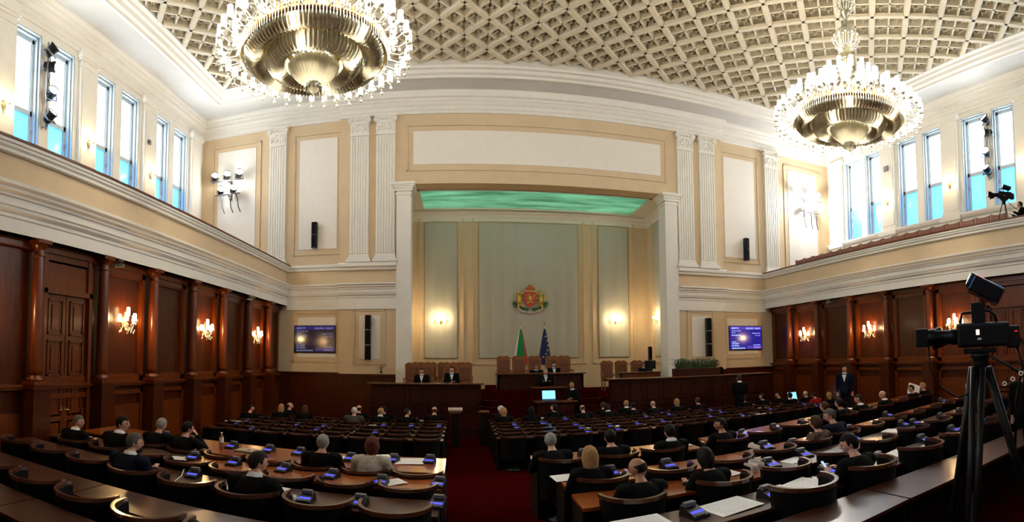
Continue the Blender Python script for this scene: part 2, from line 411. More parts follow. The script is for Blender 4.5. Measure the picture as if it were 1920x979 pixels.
# ---- balconies (gallery fronts)
BPRO = [(0, z_(2.11)), (.02, z_(2.11)), (.02, z_(2.36)), (.04, z_(2.38)), (.04, z_(2.44)), (.10, z_(2.50)), (.10, z_(2.56)), (.13, z_(2.56)), (.13, z_(2.70)), (.16, z_(2.71)), (.16, z_(2.76)), (.22, z_(2.79)), (.22, z_(2.84)), (.28, z_(2.88)), (.28, z_(2.94)), (.02, z_(2.97))]
RAIL = [(.02, z_(3.50)), (.08, z_(3.52)), (.08, z_(3.58)), (.12, z_(3.61)), (.12, z_(3.66)), (.15, z_(3.67)), (.15, z_(3.73)), (-.2, z_(3.73))]
for sx, nm in ((-1, 'left'), (1, 'right')):
    b = MB(); x = sx * WB
    b.box(*sorted((x, sx * (WB + .22))), YB, YF, z_(2.11), z_(3.6)); b.box(*sorted((x, sx * WU)), YB, YF, z_(2.3), z_(2.62))
    struct('wall_balcony_%s' % nm, b, CREAM)
    b = MB(); pts = [(x, YB), (x, YF)]; sd = [(-sx, 0)] * 2
    b.sweep(BPRO + [(0, z_(2.97))], pts, sd); b.sweep(RAIL, pts, sd); trim(b)
    b = MB(); b.box(*sorted((sx * (WB - .17), sx * (WB + .24))), YB, YF, z_(3.73), z_(3.775)); trim(b, WOOD)
# ---- bands across the front wall flanks
for sx in (-1, 1):
    b = MB(); xa, xb = sx * WB, sx * 8.0
    b.sweep([(o * .7, z) for o, z in BPRO] + [(0, z_(2.97))], [(xa, YF), (xb, YF)], [(0, -1)] * 2)
    b.sweep([(0, z_(3.5)), (.07, z_(3.52)), (.07, z_(3.6)), (.12, z_(3.66)), (.12, z_(3.74)), (0, z_(3.78))], [(sx * WU, YF), (xb, YF)], [(0, -1)] * 2)
    b.sweep([(0, z_(1.9)), (.05, z_(1.92)), (.05, z_(2.13)), (0, z_(2.13))], [(xa, YF), (xb, YF)], [(0, -1)] * 2)
    y0 = YF - .15; xa, xb = sx * 8.04, sx * 5.72
    b.sweep([(o * 1.1, z) for o, z in BPRO] + [(0, z_(2.97))], [(xa, y0), (xb, y0)], [(0, -1)] * 2)
    b.sweep([(0, z_(3.46)), (.16, z_(3.48)), (.16, z_(3.55)), (.25, z_(3.6)), (.25, z_(3.70)), (.2, z_(3.76)), (0, z_(3.76))], [(xa, y0), (xb, y0)], [(0, -1)] * 2)
    b.sweep([(0, z_(1.9)), (.05, z_(1.92)), (.05, z_(2.13)), (0, z_(2.13))], [(xa, y0), (xb, y0)], [(0, -1)] * 2)
    trim(b)
# ---- raised frames and white fields on the front wall
def field(x0, x1, z0, z1, y, mo=.24, inner=True, wm=.05, dp=.035):
    """moulded frame around a white field; returns trims"""
    b = MB(); X0, X1, Z0, Z1 = x0 - mo, x1 + mo, z0 - mo, z1 + mo
    for (a, c, e, f) in ((X0, X1, Z1 - wm, Z1), (X0, X1, Z0, Z0 + wm), (X0, X0 + wm, Z0, Z1), (X1 - wm, X1, Z0, Z1)):
        b.box(a, c, y - dp, y + .001, e, f)
        b.box(a + (wm * .3 if a != X0 else -.0), c - .0, y - dp * .5, y + .001, e - .0, f)
    trim(b, CREAM)
    b = MB(); b.box(x0, x1, y - .02, y + .001, z0, z1); trim(b, PANELW)
for sx in (-1, 1):
    def fx(a, b): return tuple(sorted((sx * a, sx * b)))
    field(*fx(13.6, 11.78), z_(4.3), z_(9.03), YF)
    field(*fx(9.80, 8.18), z_(4.42), z_(9.03), YF)
    field(*fx(9.79, 8.17), z_(0.0), z_(1.62), YF, .2)
    field(*fx(7.2, 6.36), z_(-.05), z_(1.67), YF - .15, .22)
field(-5.08, 5.05, z_(7.65), z_(8.99), YF - .15, .26)
# ---- fluted pilasters with volute capitals
def front_pilaster():
    root = thing('pilaster', '', 'pilaster'); hw = .38
    s = MB(); s.box(-hw, hw, -.10, 0, z_(4.0), z_(8.95))
    nfl = 7; wf = 2 * hw / nfl
    for i in range(nfl): s.box(-hw + wf * (i + .18), -hw + wf * (i + .82), -.125, -.09, z_(4.12), z_(8.85))
    s.build('shaft', WHITE, root)
    q = MB(); 
    for (a, d, z0, z1) in ((.12, .26, 3.76, 3.86), (.09, .22, 3.86, 3.93), (.05, .17, 3.93, 4.0), (.03, .14, 4.0, 4.06)): q.bevbox(-hw - a, hw + a, -d, 0, z_(z0), z_(z1), .02)
    q.build('base', WHITE, root)
    c = MB(); c.box(-hw - .02, hw + .02, -.15, 0, z_(8.88), z_(8.95)); c.box(-hw, hw, -.13, 0, z_(8.95), z_(9.40))
    c.box(-hw - .02, hw + .02, -.16, 0, z_(9.36), z_(9.42)); c.box(-hw - .1, hw + .1, -.20, 0, z_(9.62), z_(9.69))
    c.box(-hw, hw, -.17, 0, z_(9.42), z_(9.62))
    for sg in (-1, 1):
        m = Matrix.Translation((sg * (hw - .02), -.11, z_(9.50))) @ Matrix.Rotation(PI / 2, 4, 'X')
        c.lathe([(0, .12), (.02, .12), (.03, .10), (.055, .10), (.07, .12), (.10, .12), (.115, .09), (.115, -.09), (0, -.09)], 20, m=m)
        for t in range(3):   # garland leaves below the volutes
            c.sphere((sg * (.10 + .1 * t), -.15, z_(9.30 - .05 * t)), .045, (1, .5, 1.5), 6)
    for t in range(5): c.sphere((-.2 + .1 * t, -.18, z_(9.50)), .035, (1, 1, 1.2), 6)
    for t in range(7): c.sphere((-.3 + .1 * t, -.14, z_(9.08 + .05 * (t % 2))), .045, (.8, .5, 1.6), 6)
    c.build('capital', WHITE, root)
    return root
fp0 = front_pilaster()
spots = [(-10.75, YF, 'single pilaster with volute capital between the floodlight panel and loudspeaker panel on the left'), (-7.22, YF - .15, 'outer pilaster of the fluted pair left of the stage opening'), (-6.17, YF - .15, 'inner pilaster of the fluted pair left of the stage opening'),
         (6.17, YF - .15, 'inner pilaster of the fluted pair right of the stage opening'), (7.22, YF - .15, 'outer pilaster of the fluted pair right of the stage opening'), (10.75, YF, 'single pilaster with volute capital beside the dazzling floodlights on the right')]
for i, (x, y, lb) in enumerate(spots):
    p = fp0 if i == 0 else copy_tree(fp0); p.location = (x, y, 0); p['label'] = 'white fluted ' + lb if not lb.startswith('single') else 'white ' + lb
    p['group'] = 'white fluted pilasters of the front wall'
# ---- jamb pillars of the stage opening
for sx, nm in ((-1, 'left'), (1, 'right')):
    root = thing('jamb_pillar', 'plain white square pillar with stepped capital at the %s edge of the stage opening' % nm, 'pillar', (sx * 5.44, YF, 0))
    b = MB(); b.box(-.28, .28, -.30, .45, 0, z_(6.55)); b.build('shaft', WHITE, root)
    b = MB()
    for (a, z0, z1) in ((.03, 6.40, 6.5), (.06, 6.55, 6.65), (.10, 6.65, 6.72), (.14, 6.72, 6.78), (.18, 6.78, 6.88)): b.box(-.28 - a, .28 + a, -.30 - a, .45, z_(z0), z_(z1))
    b.build('capital', WHITE, root)
# ---- stage recess
XS, YR, ZR = 5.96, 24.0, z_(6.95)
b = MB(); b.box(-XS - .3, XS + .3, YR, YR + .3, 0, ZR + .2); struct('wall_stage_back', b, CREAM)
for sx, nm in ((-1, 'left'), (1, 'right')):
    b = MB(); b.box(*sorted((sx * XS, sx * (XS + .3))), YF + .5, YR, 0, ZR + .2); struct('wall_stage_%s' % nm, b, CREAM)
b = MB(); gx, g0, g1 = 5.0, 20.75, 23.55
for (x0, x1, y0, y1) in ((-XS, -gx, YF, YR), (gx, XS, YF, YR), (-gx, gx, YF, g0), (-gx, gx, g1, YR)): b.box(x0, x1, y0, y1, ZR, ZR + .2)
struct('ceiling_stage', b, WHITE)
b = MB(); pr = [(0, z_(6.45)), (.04, z_(6.47)), (.04, z_(6.6)), (.12, z_(6.7)), (.12, z_(6.76)), (.25, z_(6.84)), (.25, z_(6.95))]
b.sweep(pr, [(-XS, YF + .5), (-XS, YR), (XS, YR), (XS, YF + .5)], [(1, 0), (1, -1), (-1, -1), (-1, 0)]); trim(b)
b = MB()
for (x0, x1, y0, y1) in ((-gx, -gx + .08, g0, g1), (gx - .08, gx, g0, g1), (-gx, gx, g0, g0 + .08), (-gx, gx, g1 - .08, g1)): b.box(x0, x1, y0, y1, ZR - .05, ZR + .05)
trim(b)
# luminous green glass ceiling
gm = bpy.data.materials.new('backlit_green_glass'); gm.use_nodes = True; nt = gm.node_tree; pb = nt.nodes['Principled BSDF']
tc = nt.nodes.new('ShaderNodeTexCoord'); mp = nt.nodes.new('ShaderNodeMapping'); mp.inputs['Scale'].default_value = (.5, 2.2, 1); nt.links.new(tc.outputs['Object'], mp.inputs[0])
n1 = nt.nodes.new('ShaderNodeTexNoise'); n1.inputs['Scale'].default_value = .9; n1.inputs['Detail'].default_value = 6; n1.inputs['Roughness'].default_value = .65; nt.links.new(mp.outputs[0], n1.inputs[0])
cr = nt.nodes.new('ShaderNodeValToRGB'); cr.color_ramp.elements[0].color = (.012, .11, .055, 1); cr.color_ramp.elements[1].color = (.20, .60, .36, 1); cr.color_ramp.elements[0].position = .35; cr.color_ramp.elements[1].position = .7
nt.links.new(n1.outputs[0], cr.inputs[0]); nt.links.new(cr.outputs[0], pb.inputs['Emission Color']); pb.inputs['Emission Strength'].default_value = .5
pb.inputs['Base Color'].default_value = (.05, .25, .15, 1); pb.inputs['Roughness'].default_value = .2
b = MB(); b.box(-gx, gx, g0, g1, ZR + .04, ZR + .08); o = b.build('luminous_ceiling', gm); tag(o, 'backlit green marbled glass ceiling over the stage', 'ceiling light')
# fabric panels in frames
def fabric_panel(label, wd, hgt, n, loc, rz):
    root = thing('fabric_panel', label, 'wall panel', loc, rz); b = MB(); sw = wd / n
    for i in range(n):
        x0 = -wd / 2 + i * sw; K = 6
        vs = []; 
        for k in range(K + 1):
            t = k / K; x = x0 + sw * t; yy = -.05 - .02 * math.sin(PI * t); vs += [(x, yy, 0), (x, yy, hgt)]
        b.add(vs, [(2 * k, 2 * k + 2, 2 * k + 3, 2 * k + 1) for k in range(K)], True)
    b.box(-wd / 2, wd / 2, -.03, 0, 0, hgt); b.build('fabric', FABRIC, root)
    f = MB()
    for (a, c, e, g) in ((-wd / 2 - .05, wd / 2 + .025, -.025, 0), (-wd / 2 - .025, wd / 2 + .025, hgt, hgt + .025), (-wd / 2 - .025, -wd / 2, 0, hgt), (wd / 2, wd / 2 + .025, 0, hgt)): f.box(a, c, -.045, 0, e, g)
    f.build('gilt_edge', mat('dull_gilt', (.30, .20, .07), .5, metal=.5), root)
    mo = .32; f = MB(); X = wd / 2 + mo
    for (a, c, e, g) in ((-X, X, -mo, -mo + .06), (-X, X, hgt + mo - .06, hgt + mo), (-X, -X + .06, -mo, hgt + mo), (X - .06, X, -mo, hgt + mo)): f.box(a, c, -.05, 0, e, g)
    f.build('outer_frame', CREAM, root)
fabric_panel('tall wide grey-green fabric panel behind the coat of arms', 4.72, 6.4, 8, (0, YR, z_(0)), 0)
fabric_panel('narrow grey-green fabric panel with double sconce left of the coat of arms', 1.5, 6.4, 3, (-4.15, YR, z_(0)), 0)
fabric_panel('narrow grey-green fabric panel with double sconce right of the coat of arms', 1.5, 6.4, 3, (4.15, YR, z_(0)), 0)
fabric_panel('grey-green fabric panel on the left side wall of the stage', 1.7, 6.4, 3, (-XS, 22.1, z_(0)), PI / 2)
fabric_panel('grey-green fabric panel on the right side wall of the stage', 1.7, 6.4, 3, (XS, 22.1, z_(0)), -PI / 2)
# ================================================================== WOODEN WALLS under the galleries
XW = 10.62
def col_y(i): return 18.34 - 1.95 * i
NC = 11
for sx, nm, zd in ((-1, 'left', Z_DL), (1, 'right', Z_DR)):
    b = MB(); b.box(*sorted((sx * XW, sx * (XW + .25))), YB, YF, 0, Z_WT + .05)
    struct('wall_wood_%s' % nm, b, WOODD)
    # soffit under the balcony front
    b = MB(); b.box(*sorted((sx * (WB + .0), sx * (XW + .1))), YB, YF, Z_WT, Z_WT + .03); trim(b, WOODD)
    b = MB()
    def bx(d, y0, y1, z0, z1): b.box(*sorted((sx * XW, sx * (XW - d))), y0, y1, z0, z1)
    ys = [YF] + [col_y(i) for i in range(NC)] + [YB]
    bx(.14, YB, YF, zd - .10, zd); bx(.18, YB, YF, zd - .05, zd - .02); bx(.07, YB, YF, 0, zd - .55); bx(.10, YB, YF, 0, .25)
    bx(.12, YB, YF, Z_WT - .16, Z_WT)
    for i in range(len(ys) - 1):
        a, c = ys[i + 1] + .2, ys[i] - .2
        if c - a < .3: continue
        if i == 7: continue  # double door bay
        # stiles and rails leaving a recessed field, plus bead
        for (d, t) in ((.08, .13), (.05, .17)):
            bx(d, a, a + t, zd, Z_WT); bx(d, c - t, c, zd, Z_WT); bx(d, a, c, zd, zd + t); bx(d, a, c, Z_WT - .16 - t, Z_WT - .1)
        # dado field
        t = .1; z0, z1 = .35, zd - .2
        bx(.1, a, a + t, z0, z1); bx(.1, c - t, c, z0, z1); bx(.1, a, c, z1 - t, z1); bx(.1, a, c, z0, z0 + t)
    trim(b, WOOD)
def wood_column():
    root = thing('wooden_column', '', 'column')
    b = MB(); b.lathe([(.0, .16), (.128, .16), (.132, .3), (.130, 1.2), (.112, 2.46), (.112, 2.47)], 24); b.build('shaft', WOOD, root)
    b = MB(); b.bevbox(-.18, .18, -.18, .18, 0, .07, .01); b.lathe([(.0, .07), (.165, .07), (.175, .10), (.165, .13), (.14, .145), (.14, .17), (.128, .18)], 24); b.build('base', WOOD, root)
    b = MB(); b.lathe([(.112, 2.40), (.13, 2.41), (.13, 2.44), (.112, 2.45), (.112, 2.55), (.15, 2.60), (.165, 2.63), (.165, 2.64)], 24); b.bevbox(-.18, .18, -.18, .18, 2.64, 2.72, .01); b.build('capital', WOOD, root)
    b = MB(); b.bevbox(-.2, .2, -.2, .25, -3, -.06, .01); b.box(-.22, .22, -.22, .25, -.08, 0); b.build('pedestal', WOODD, root)
    return root
wc = {}
for sx, nm, zd in ((-1, 'left', Z_DL), (1, 'right', Z_DR)):
    src = wood_column(); hgt = Z_WT - zd
    for ch in src.children:
        if ch.name.startswith('pedestal'):
            for v in ch.data.vertices:
                if v.co.z < -.5: v.co.z = -zd * 2.72 / hgt + .02
    for i in range(NC):
        c = src if i == 0 else copy_tree(src)
        c.location = (sx * (XW - .22), col_y(i), zd); c.scale = (1, 1, hgt / 2.72)
        c['label'] = 'round reddish-brown wooden column on the %s wall, %s from the front corner' % (nm, ORD[i]); c['group'] = 'round wooden columns under the galleries'
# dark front dado under the plaster flanks
b = MB()
for sx in (-1, 1):
    b.box(*sorted((sx * XW, sx * 8.04)), YF - .06, YF, 0, Z_DF); b.box(*sorted((sx * XW, sx * 8.04)), YF - .12, YF, Z_DF - .08, Z_DF)
    b.box(*sorted((sx * 8.08, sx * 5.72)), YF - .21, YF - .15, 0, Z_DF - .05); b.box(*sorted((sx * 8.10, sx * 5.70)), YF - .28, YF - .15, Z_DF - .12, Z_DF - .04)
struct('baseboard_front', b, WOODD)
# double doors in the sixth bay of each side
dn = 0
for sx, nm, zd in ((-1, 'left', Z_DL), (1, 'right', Z_DR)):
    dn += 1; yc = (col_y(5) + col_y(6)) / 2
    root = bpy.data.objects.new('door_%d' % dn, None); C.objects.link(root); root.location = (sx * XW, yc, .4); root['kind'] = 'structure'
    zt = z_(1.15) - .4
    f = MB()
    for a_, b_ in ((-.72, -.62), (.62, .72)): f.box(*sorted((0, -sx * .13)), a_, b_, 0, zt + .1)
    f.box(*sorted((0, -sx * .13)), -.72, .72, zt, zt + .1); f.box(*sorted((0, -sx * .05)), -.72, .72, zt + .1, Z_WT - .4 - .16)
    for t in (.07,):
        f.box(*sorted((0, -sx * .1)), -.72, -.6, zt + .1, Z_WT - .56); f.box(*sorted((0, -sx * .1)), .6, .72, zt + .1, Z_WT - .56)
    f.build('door_frame', WOOD, root)
    for s in (-1, 1):
        f = MB(); y0, y1 = sorted((s * .01, s * .62)); f.box(*sorted((0, -sx * .04)), y0, y1, 0, zt)
        zz = [.12, .62, 1.35, 2.0, zt - .05]; zz = [.1, .75, 1.4, 2.05, 2.7, zt]
        zz = [.1 + (zt - .15) * q / 4 for q in range(5)]
        for q in range(4):
            za, zb_ = zz[q] + .05, zz[q + 1] - .05
            for (d, ins) in ((.07, .0), (.05, .05)):
                A, B_ = y0 + .09 + ins, y1 - .09 - ins; zA, zB = za + ins, zb_ - ins
                f.box(*sorted((0, -sx * d)), A, B_, zA, zA + .035); f.box(*sorted((0, -sx * d)), A, B_, zB - .035, zB); f.box(*sorted((0, -sx * d)), A, A + .035, zA, zB); f.box(*sorted((0, -sx * d)), B_ - .035, B_, zA, zB)
            f.box(*sorted((0, -sx * .065)), y0 + .2, y1 - .2, za + .11, zb_ - .11)
        dl = f.build('door_leaf', WOOD, root)
        hd = MB(); hd.box(*sorted((-sx * .04, -sx * .055)), *sorted((s * .035, s * .075)), .98, 1.16); hd.tube([(-sx * .05, s * .055, 1.1), (-sx * .1, s * .055, 1.1), (-sx * .1, s * .17, 1.1)], .01, 6); hd.build('door_handle', BRASS, dl)
# ================================================================== CHANDELIERS
def chandelier():
    root = thing('chandelier', '', 'chandelier')
    # all heights above the bottom finial
    b = MB(); b.lathe([(0, 0), (.03, .01), (.02, .05), (.09, .08), (.13, .12), (.12, .16), (.16, .19), (.14, .24), (.10, .26)], 20, flute=10, fdepth=.25); 
    for k in range(10):
        a = 2 * PI * k / 10; b.sphere((.15 * math.cos(a), .15 * math.sin(a), .13), .035, n=5)
    b.build('finial', SILV, root)
    b = MB(); b.lathe([(.10, .24), (.22, .27), (.36, .35), (.46, .46), (.52, .60), (.50, .62), (.44, .60), (.30, .62)], 144, flute=36, fdepth=.13); b.build('bowl', SILV, root)
    # hanging glass curtains and fluted dishes, ring by ring
    for (ri, ro, z0) in ((.62, .98, .50), (1.08, 1.42, .62)):
        b = MB(); b.lathe([(ri, z0 + .36), (ri + .005, z0 + .14), (ri + .05, z0 + .05), (ri + .12, z0 + .01), ((ri + ro) / 2 + .02, z0), (ro - .08, z0 + .04), (ro - .02, z0 + .12), (ro, z0 + .22), (ro - .02, z0 + .28)], 400, flute=66 if ri < 1 else 100, fdepth=.09 if ri < 1 else .06); b.build('glass_dish', SILV, root)
        b = MB(); n = 90 if ri < 1 else 140
        for k in range(n):
            a = 2 * PI * k / n; r_ = ri - .03; c, s = math.cos(a), math.sin(a)
            b.tube([(r_ * c, r_ * s, z0 + .10), (r_ * c, r_ * s, z0 + .38)], .012, 5, False)
        o = b.build('glass_rod_curtain', GLASSC, root); o['kind'] = 'stuff'
    b = MB(); b.lathe([(1.40, .80), (1.46, .80), (1.48, .86), (1.46, .98), (1.42, 1.0), (1.40, .98)], 96); b.lathe([(.5, .95), (1.42, .99), (1.42, .96), (.5, .92)], 64); b.build('rim_band', BRASS, root)
    b = MB()
    for k in range(150):
        a = 2 * PI * k / 150; c, s = math.cos(a), math.sin(a); b.tube([(1.47 * c, 1.47 * s, .70), (1.47 * c, 1.47 * s, .98)], .010, 4, False)
    o = b.build('rim_glass_fringe', GLASSC, root); o['kind'] = 'stuff'
    # central stem, balls and rods up to the ceiling
    b = MB(); b.lathe([(.06, .6), (.06, 1.4), (.16, 1.5), (.22, 1.7), (.12, 1.9), (.09, 2.3), (.2, 2.42), (.22, 2.55), (.1, 2.7), (.06, 2.9), (.05, 3.6), (.12, 3.7), (.16, 3.85), (.1, 4.0), (.04, 4.1), (.04, 5.2), (.2, 5.28), (.22, 5.34), (0, 5.34)], 24); b.build('stem', SILV, root)
    for (zc, R, n) in ((3.05, .36, 26), (3.95, .25, 18)):
        b = MB()
        for k in range(n):
            a = 2 * PI * k / n; c, s = math.cos(a), math.sin(a); rr = R * (1 if k % 2 else .8)
            b.tube([(.05 * c, .05 * s, zc - R * .8), (rr * .8 * c, rr * .8 * s, zc - R * .55), (rr * c, rr * s, zc), (rr * .7 * c, rr * .7 * s, zc + R * .5), (.08 * c, .08 * s, zc + R * .9)], .014, 5)
            b.sphere((rr * c, rr * s, zc), .035, n=4)
        b.build('crystal_ball_cluster', GLASSC, root)
    # arms with tulip shades
    def arm_meshes(r0, r1, z0, z1):
        a = MB(); L = r1 - r0
        a.tube([(r0, 0, z0), (r0 + L * .25, 0, z0 - .10), (r0 + L * .6, 0, z0 - .13), (r0 + L * .88, 0, z0 - .03), (r1, 0, z1 - .06), (r1 - .03, 0, z1 + .01)], [.016, .014, .014, .014, .014, .02], 6)
        a.lathe([(0, 0), (.05, .01), (.07, .04), (.02, .03)], 10, c=(r1 - .03, 0, z1)); a.sphere((r1, 0, z1 - .10), .035, n=5); a.sphere((r0 + L * .6, 0, z0 - .19), .028, (1, 1, 1.6), 5)
        l = MB(); l.lathe([(.0, .04), (.045, .04), (.062, .10), (.058, .17), (.05, .24), (.056, .27), (.0, .26)], 10, c=(r1 - .03, 0, z1))
        return a.mesh('arm'), l.mesh('glass_shade')
    for (n, r0, r1, z0, z1, off) in ((40, 1.40, 1.93, .92, .82, 0), (30, 1.2, 1.62, 1.15, 1.16, .5), (16, .7, 1.12, 1.55, 1.52, 0), (12, .25, .62, 2.0, 1.98, .3)):
        am, lm = arm_meshes(r0, r1, z0, z1); am.materials.append(GLASSC); lm.materials.append(LAMP)
        for k in range(n):
            o = bpy.data.objects.new('arm', am); C.objects.link(o); o.parent = root; o.rotation_euler = (0, 0, 2 * PI * (k + off) / n)
            q = bpy.data.objects.new('glass_shade', lm); C.objects.link(q); q.parent = o
    for k in range(8):
        a = 2 * PI * (k + .5) / 8; point_light('chandelier_bulbs', (1.72 * math.cos(a), 1.72 * math.sin(a), 1.12), P_CHAND, (1, .90, .72), .06, root)
    for k in range(4):
        a = 2 * PI * (k + .5) / 4; point_light('chandelier_bulbs', (.45 * math.cos(a), .45 * math.sin(a), 1.35), P_CHAND * .5, (1, .92, .74), .05, root)
    for k in range(4):
        a = 2 * PI * k / 4; point_light('chandelier_bulbs', (.79 * math.cos(a), .79 * math.sin(a), .62), P_CHAND * .06, (1, .92, .74), .03, root)
    for k in range(3):
        a = 2 * PI * k / 3; point_light('chandelier_bulbs', (.25 * math.cos(a), .25 * math.sin(a), .78), P_CHAND * .012, (1, .92, .74), .03, root)
    for k in range(6):
        a = 2 * PI * (k + .5) / 6; point_light('chandelier_bulbs', (1.25 * math.cos(a), 1.25 * math.sin(a), .78), P_CHAND * .05, (1, .92, .74), .03, root)
    return root
ch = chandelier(); ch.location = (-6.10, 9.6, z_(5.25)); ch['label'] = 'large round crystal chandelier hanging at upper left, nearer one, its top out of the picture'
ch2 = dup(ch, (6.08, 9.6, z_(5.25)), .3, 'whole crystal chandelier with visible stem and crystal ball clusters hanging at upper right', 'crystal chandeliers'); ch['group'] = 'crystal chandeliers'

# ================================================================== SCONCES (built facing +y... wall behind at y = 0)
def sconce(kind):
    root = thing('wall_sconce', '', 'wall lamp')
    if kind == 'crystal':
        b = MB(); b.sphere((0, -.03, 0), .09, (1, .35, 1.7), 8); b.tube([(0, -.02, .12), (0, -.06, .2), (0, -.05, .27)], .012, 6); b.sphere((0, -.14, -.26), .03, n=6); b.tube([(0, -.05, -.1), (0, -.14, -.18), (0, -.14, -.24)], .012, 6); b.build('backplate', BRASS, root)
        arms = [(-.27, -.12, -.02), (-.15, -.24, .02), (.15, -.24, .02), (.27, -.12, -.02), (0, -.16, .16)]; sh = (.045, .20)
    else:
        b = MB(); b.sphere((0, -.03, 0), .06, (1, .35, 1.8), 8); b.sphere((0, -.05, -.14), .025, n=6); b.build('backplate', BRASS, root)
        arms = [(-.24, -.10, .03), (-.10, -.18, .03), (.10, -.18, .03), (.24, -.10, .03)] if kind == 'double' else [(-.12, -.12, .03), (.12, -.12, .03)]; sh = (.038, .15)
    ends = []
    for (x, y, z) in arms:
        a = MB(); a.tube([(0, -.04, -.02), (x * .4, y * .5, z - .13), (x * .85, y * .9, z - .12), (x, y, z - .02)], .009, 6); a.lathe([(0, 0), (.045, .01), (.055, .03), (.01, .02)], 10, c=(x, y, z - .01))
        if kind == 'crystal':
            for q in range(3): a.sphere((x * (.5 + .25 * q), y * (.6 + .2 * q), z - .17 - .02 * q), .016, (1, 1, 2.2), 4)
            a.tube([(x * .7, y * .7, z - .05), (x * 1.15, y * 1.1, z + .08), (x * 1.3, y * 1.2, z + .05), (x * 1.25, y * 1.1, z - .03)], .008, 5)
        ao = a.build('arm', BRASS if kind != 'crystal' else GLASSC, root)
        l = MB(); r_, h_ = sh; l.lathe([(0, .02), (r_ * .7, .02), (r_, h_ * .35), (r_ * .95, h_ * .7), (r_ * .8, h_), (0, h_ * .98)], 12, c=(x, y, z)); l.build('glass_shade', LAMPW, ao)
    P = {'crystal': P_SCONCE, 'double': P_SCONCE * .55, 'small': P_SCONCE * .3}[kind]
    col = (1, .58, .22) if kind == 'crystal' else (1, .75, .42)
    for sx in (-.2, .2): point_light('sconce_bulbs', (sx, -.22, .10), P / 2, col, .04, root)
    return root
sc = sconce('crystal'); first = True
for sx, nm, rz in ((-1, 'left', PI / 2), (1, 'right', -PI / 2)):
    for i in (0, 2, 4, 6, 8):
        y = (col_y(i) + col_y(i + 1)) / 2; loc = (sx * (XW - .01), y, z_(.72))
        s = sc if first else copy_tree(sc); first = False
        s.location = loc if i < 6 else (loc[0], loc[1] - .6, loc[2]); s.rotation_euler = (0, 0, rz)
        s['label'] = 'lit crystal wall lamp on the wooden %s wall, %s from the front corner' % (nm, ORD[i // 2]); s['group'] = 'crystal sconces on the wooden walls'
sc = sconce('double')
for i, (x, y, rz, lb) in enumerate(((-4.15, YR - .07, 0, 'on the narrow fabric panel left of the coat of arms'), (4.2, YR - .07, 0, 'on the narrow fabric panel right of the coat of arms'), (-XS + .07, 22.7, PI / 2, 'on the left side wall of the stage'), (XS - .07, 22.6, -PI / 2, 'on the right side wall of the stage'))):
    s = sc if i == 0 else copy_tree(sc); s.location = (x, y, z_(1.72)); s.rotation_euler = (0, 0, rz); s['label'] = 'lit gilt candle sconce ' + lb; s['group'] = 'stage sconces'
sc = sconce('small'); first = True
for sx, nm, rz in ((-1, 'left', PI / 2), (1, 'right', -PI / 2)):
    for i in range(1, 6):
        s = sc if first else copy_tree(sc); first = False
        s.location = (sx * (WU - .17), py[i], z_(6.78)); s.rotation_euler = (0, 0, rz)
        s['label'] = 'small two-light sconce on gallery pilaster of the %s wall, %s from the front' % (nm, ORD[i - 1]); s['group'] = 'gallery pilaster sconces'

# ================================================================== FLOODLIGHTS
def floodlight():
    root = thing('floodlight', '', 'floodlight')
    b = MB(); b.lathe([(0, -.34), (.10, -.34), (.13, -.28), (.15, -.05), (.17, 0), (.17, .03), (.155, .03), (.15, 0)], 16, m=Matrix.Rotation(-PI / 2, 4, 'X') ); b.build('housing', BPLAST, root)
    b = MB(); b.lathe([(0, .012), (.08, .016), (.15, .0)], 20, m=Matrix.Rotation(-PI / 2, 4, 'X')); b.build('lens', FLOODE, root)
    b = MB()
    for s in (-1, 1): b.bevbox(s * .17 - .012, s * .17 + .012, -.2, -.16, -.18, .03, .004)
    b.box(-.18, .18, -.2, -.16, -.20, -.18); b.build('yoke', GREYM, root)
    return root
fl0 = floodlight(); fl_first = [True]
def place_flood(p, target, label, group, power=None, scale=1.):
    f = fl0 if fl_first[0] else copy_tree(fl0); fl_first[0] = False
    d = (Vector(target) - Vector(p)).normalized(); q = d.to_track_quat('Y', 'Z'); f.location = p; f.rotation_euler = q.to_euler(); f.scale = (scale,) * 3
    f['label'] = label; f['group'] = group
    l = bpy.data.lights.new('floodlight_beam', 'SPOT'); l.energy = (power or P_FLOOD); l.spot_size = math.radians(110); l.spot_blend = .8; l.shadow_soft_size = .12; l.color = (1, .95, .86)
    o = bpy.data.objects.new('floodlight_beam', l); C.objects.link(o); o.location = Vector(p) + d * .08; o.rotation_euler = d.to_track_quat('-Z', 'Y').to_euler()
def rack(x, sx, nm):
    root = thing('floodlight_rack', 'grey wall rack with hanging cables carrying floodlights on the %s front wall panel' % nm, 'lighting rack', (x, YF - .03, 0))
    b = MB()
    for z, w0 in ((7.55, .75), (6.95, .6)): b.tube([(-w0, -.45, z_(z)), (w0, -.45, z_(z))], .03, 8); b.tube([(0, 0, z_(z)), (0, -.45, z_(z))], .03, 8)
    b.tube([(0, -.05, z_(6.8)), (0, -.05, z_(7.7))], .04, 8); b.build('frame', GREYM, root)
    for k, dx in enumerate((-.35, 0.05, .4)):
        c = MB(); c.tube([(dx, -.45, z_(6.95)), (dx + .08, -.42, z_(6.7)), (dx + .1, -.38, z_(6.4)), (dx + .2, -.36, z_(6.15))], .02, 6); c.build('cable', BPLAST if k else GREYM, root)
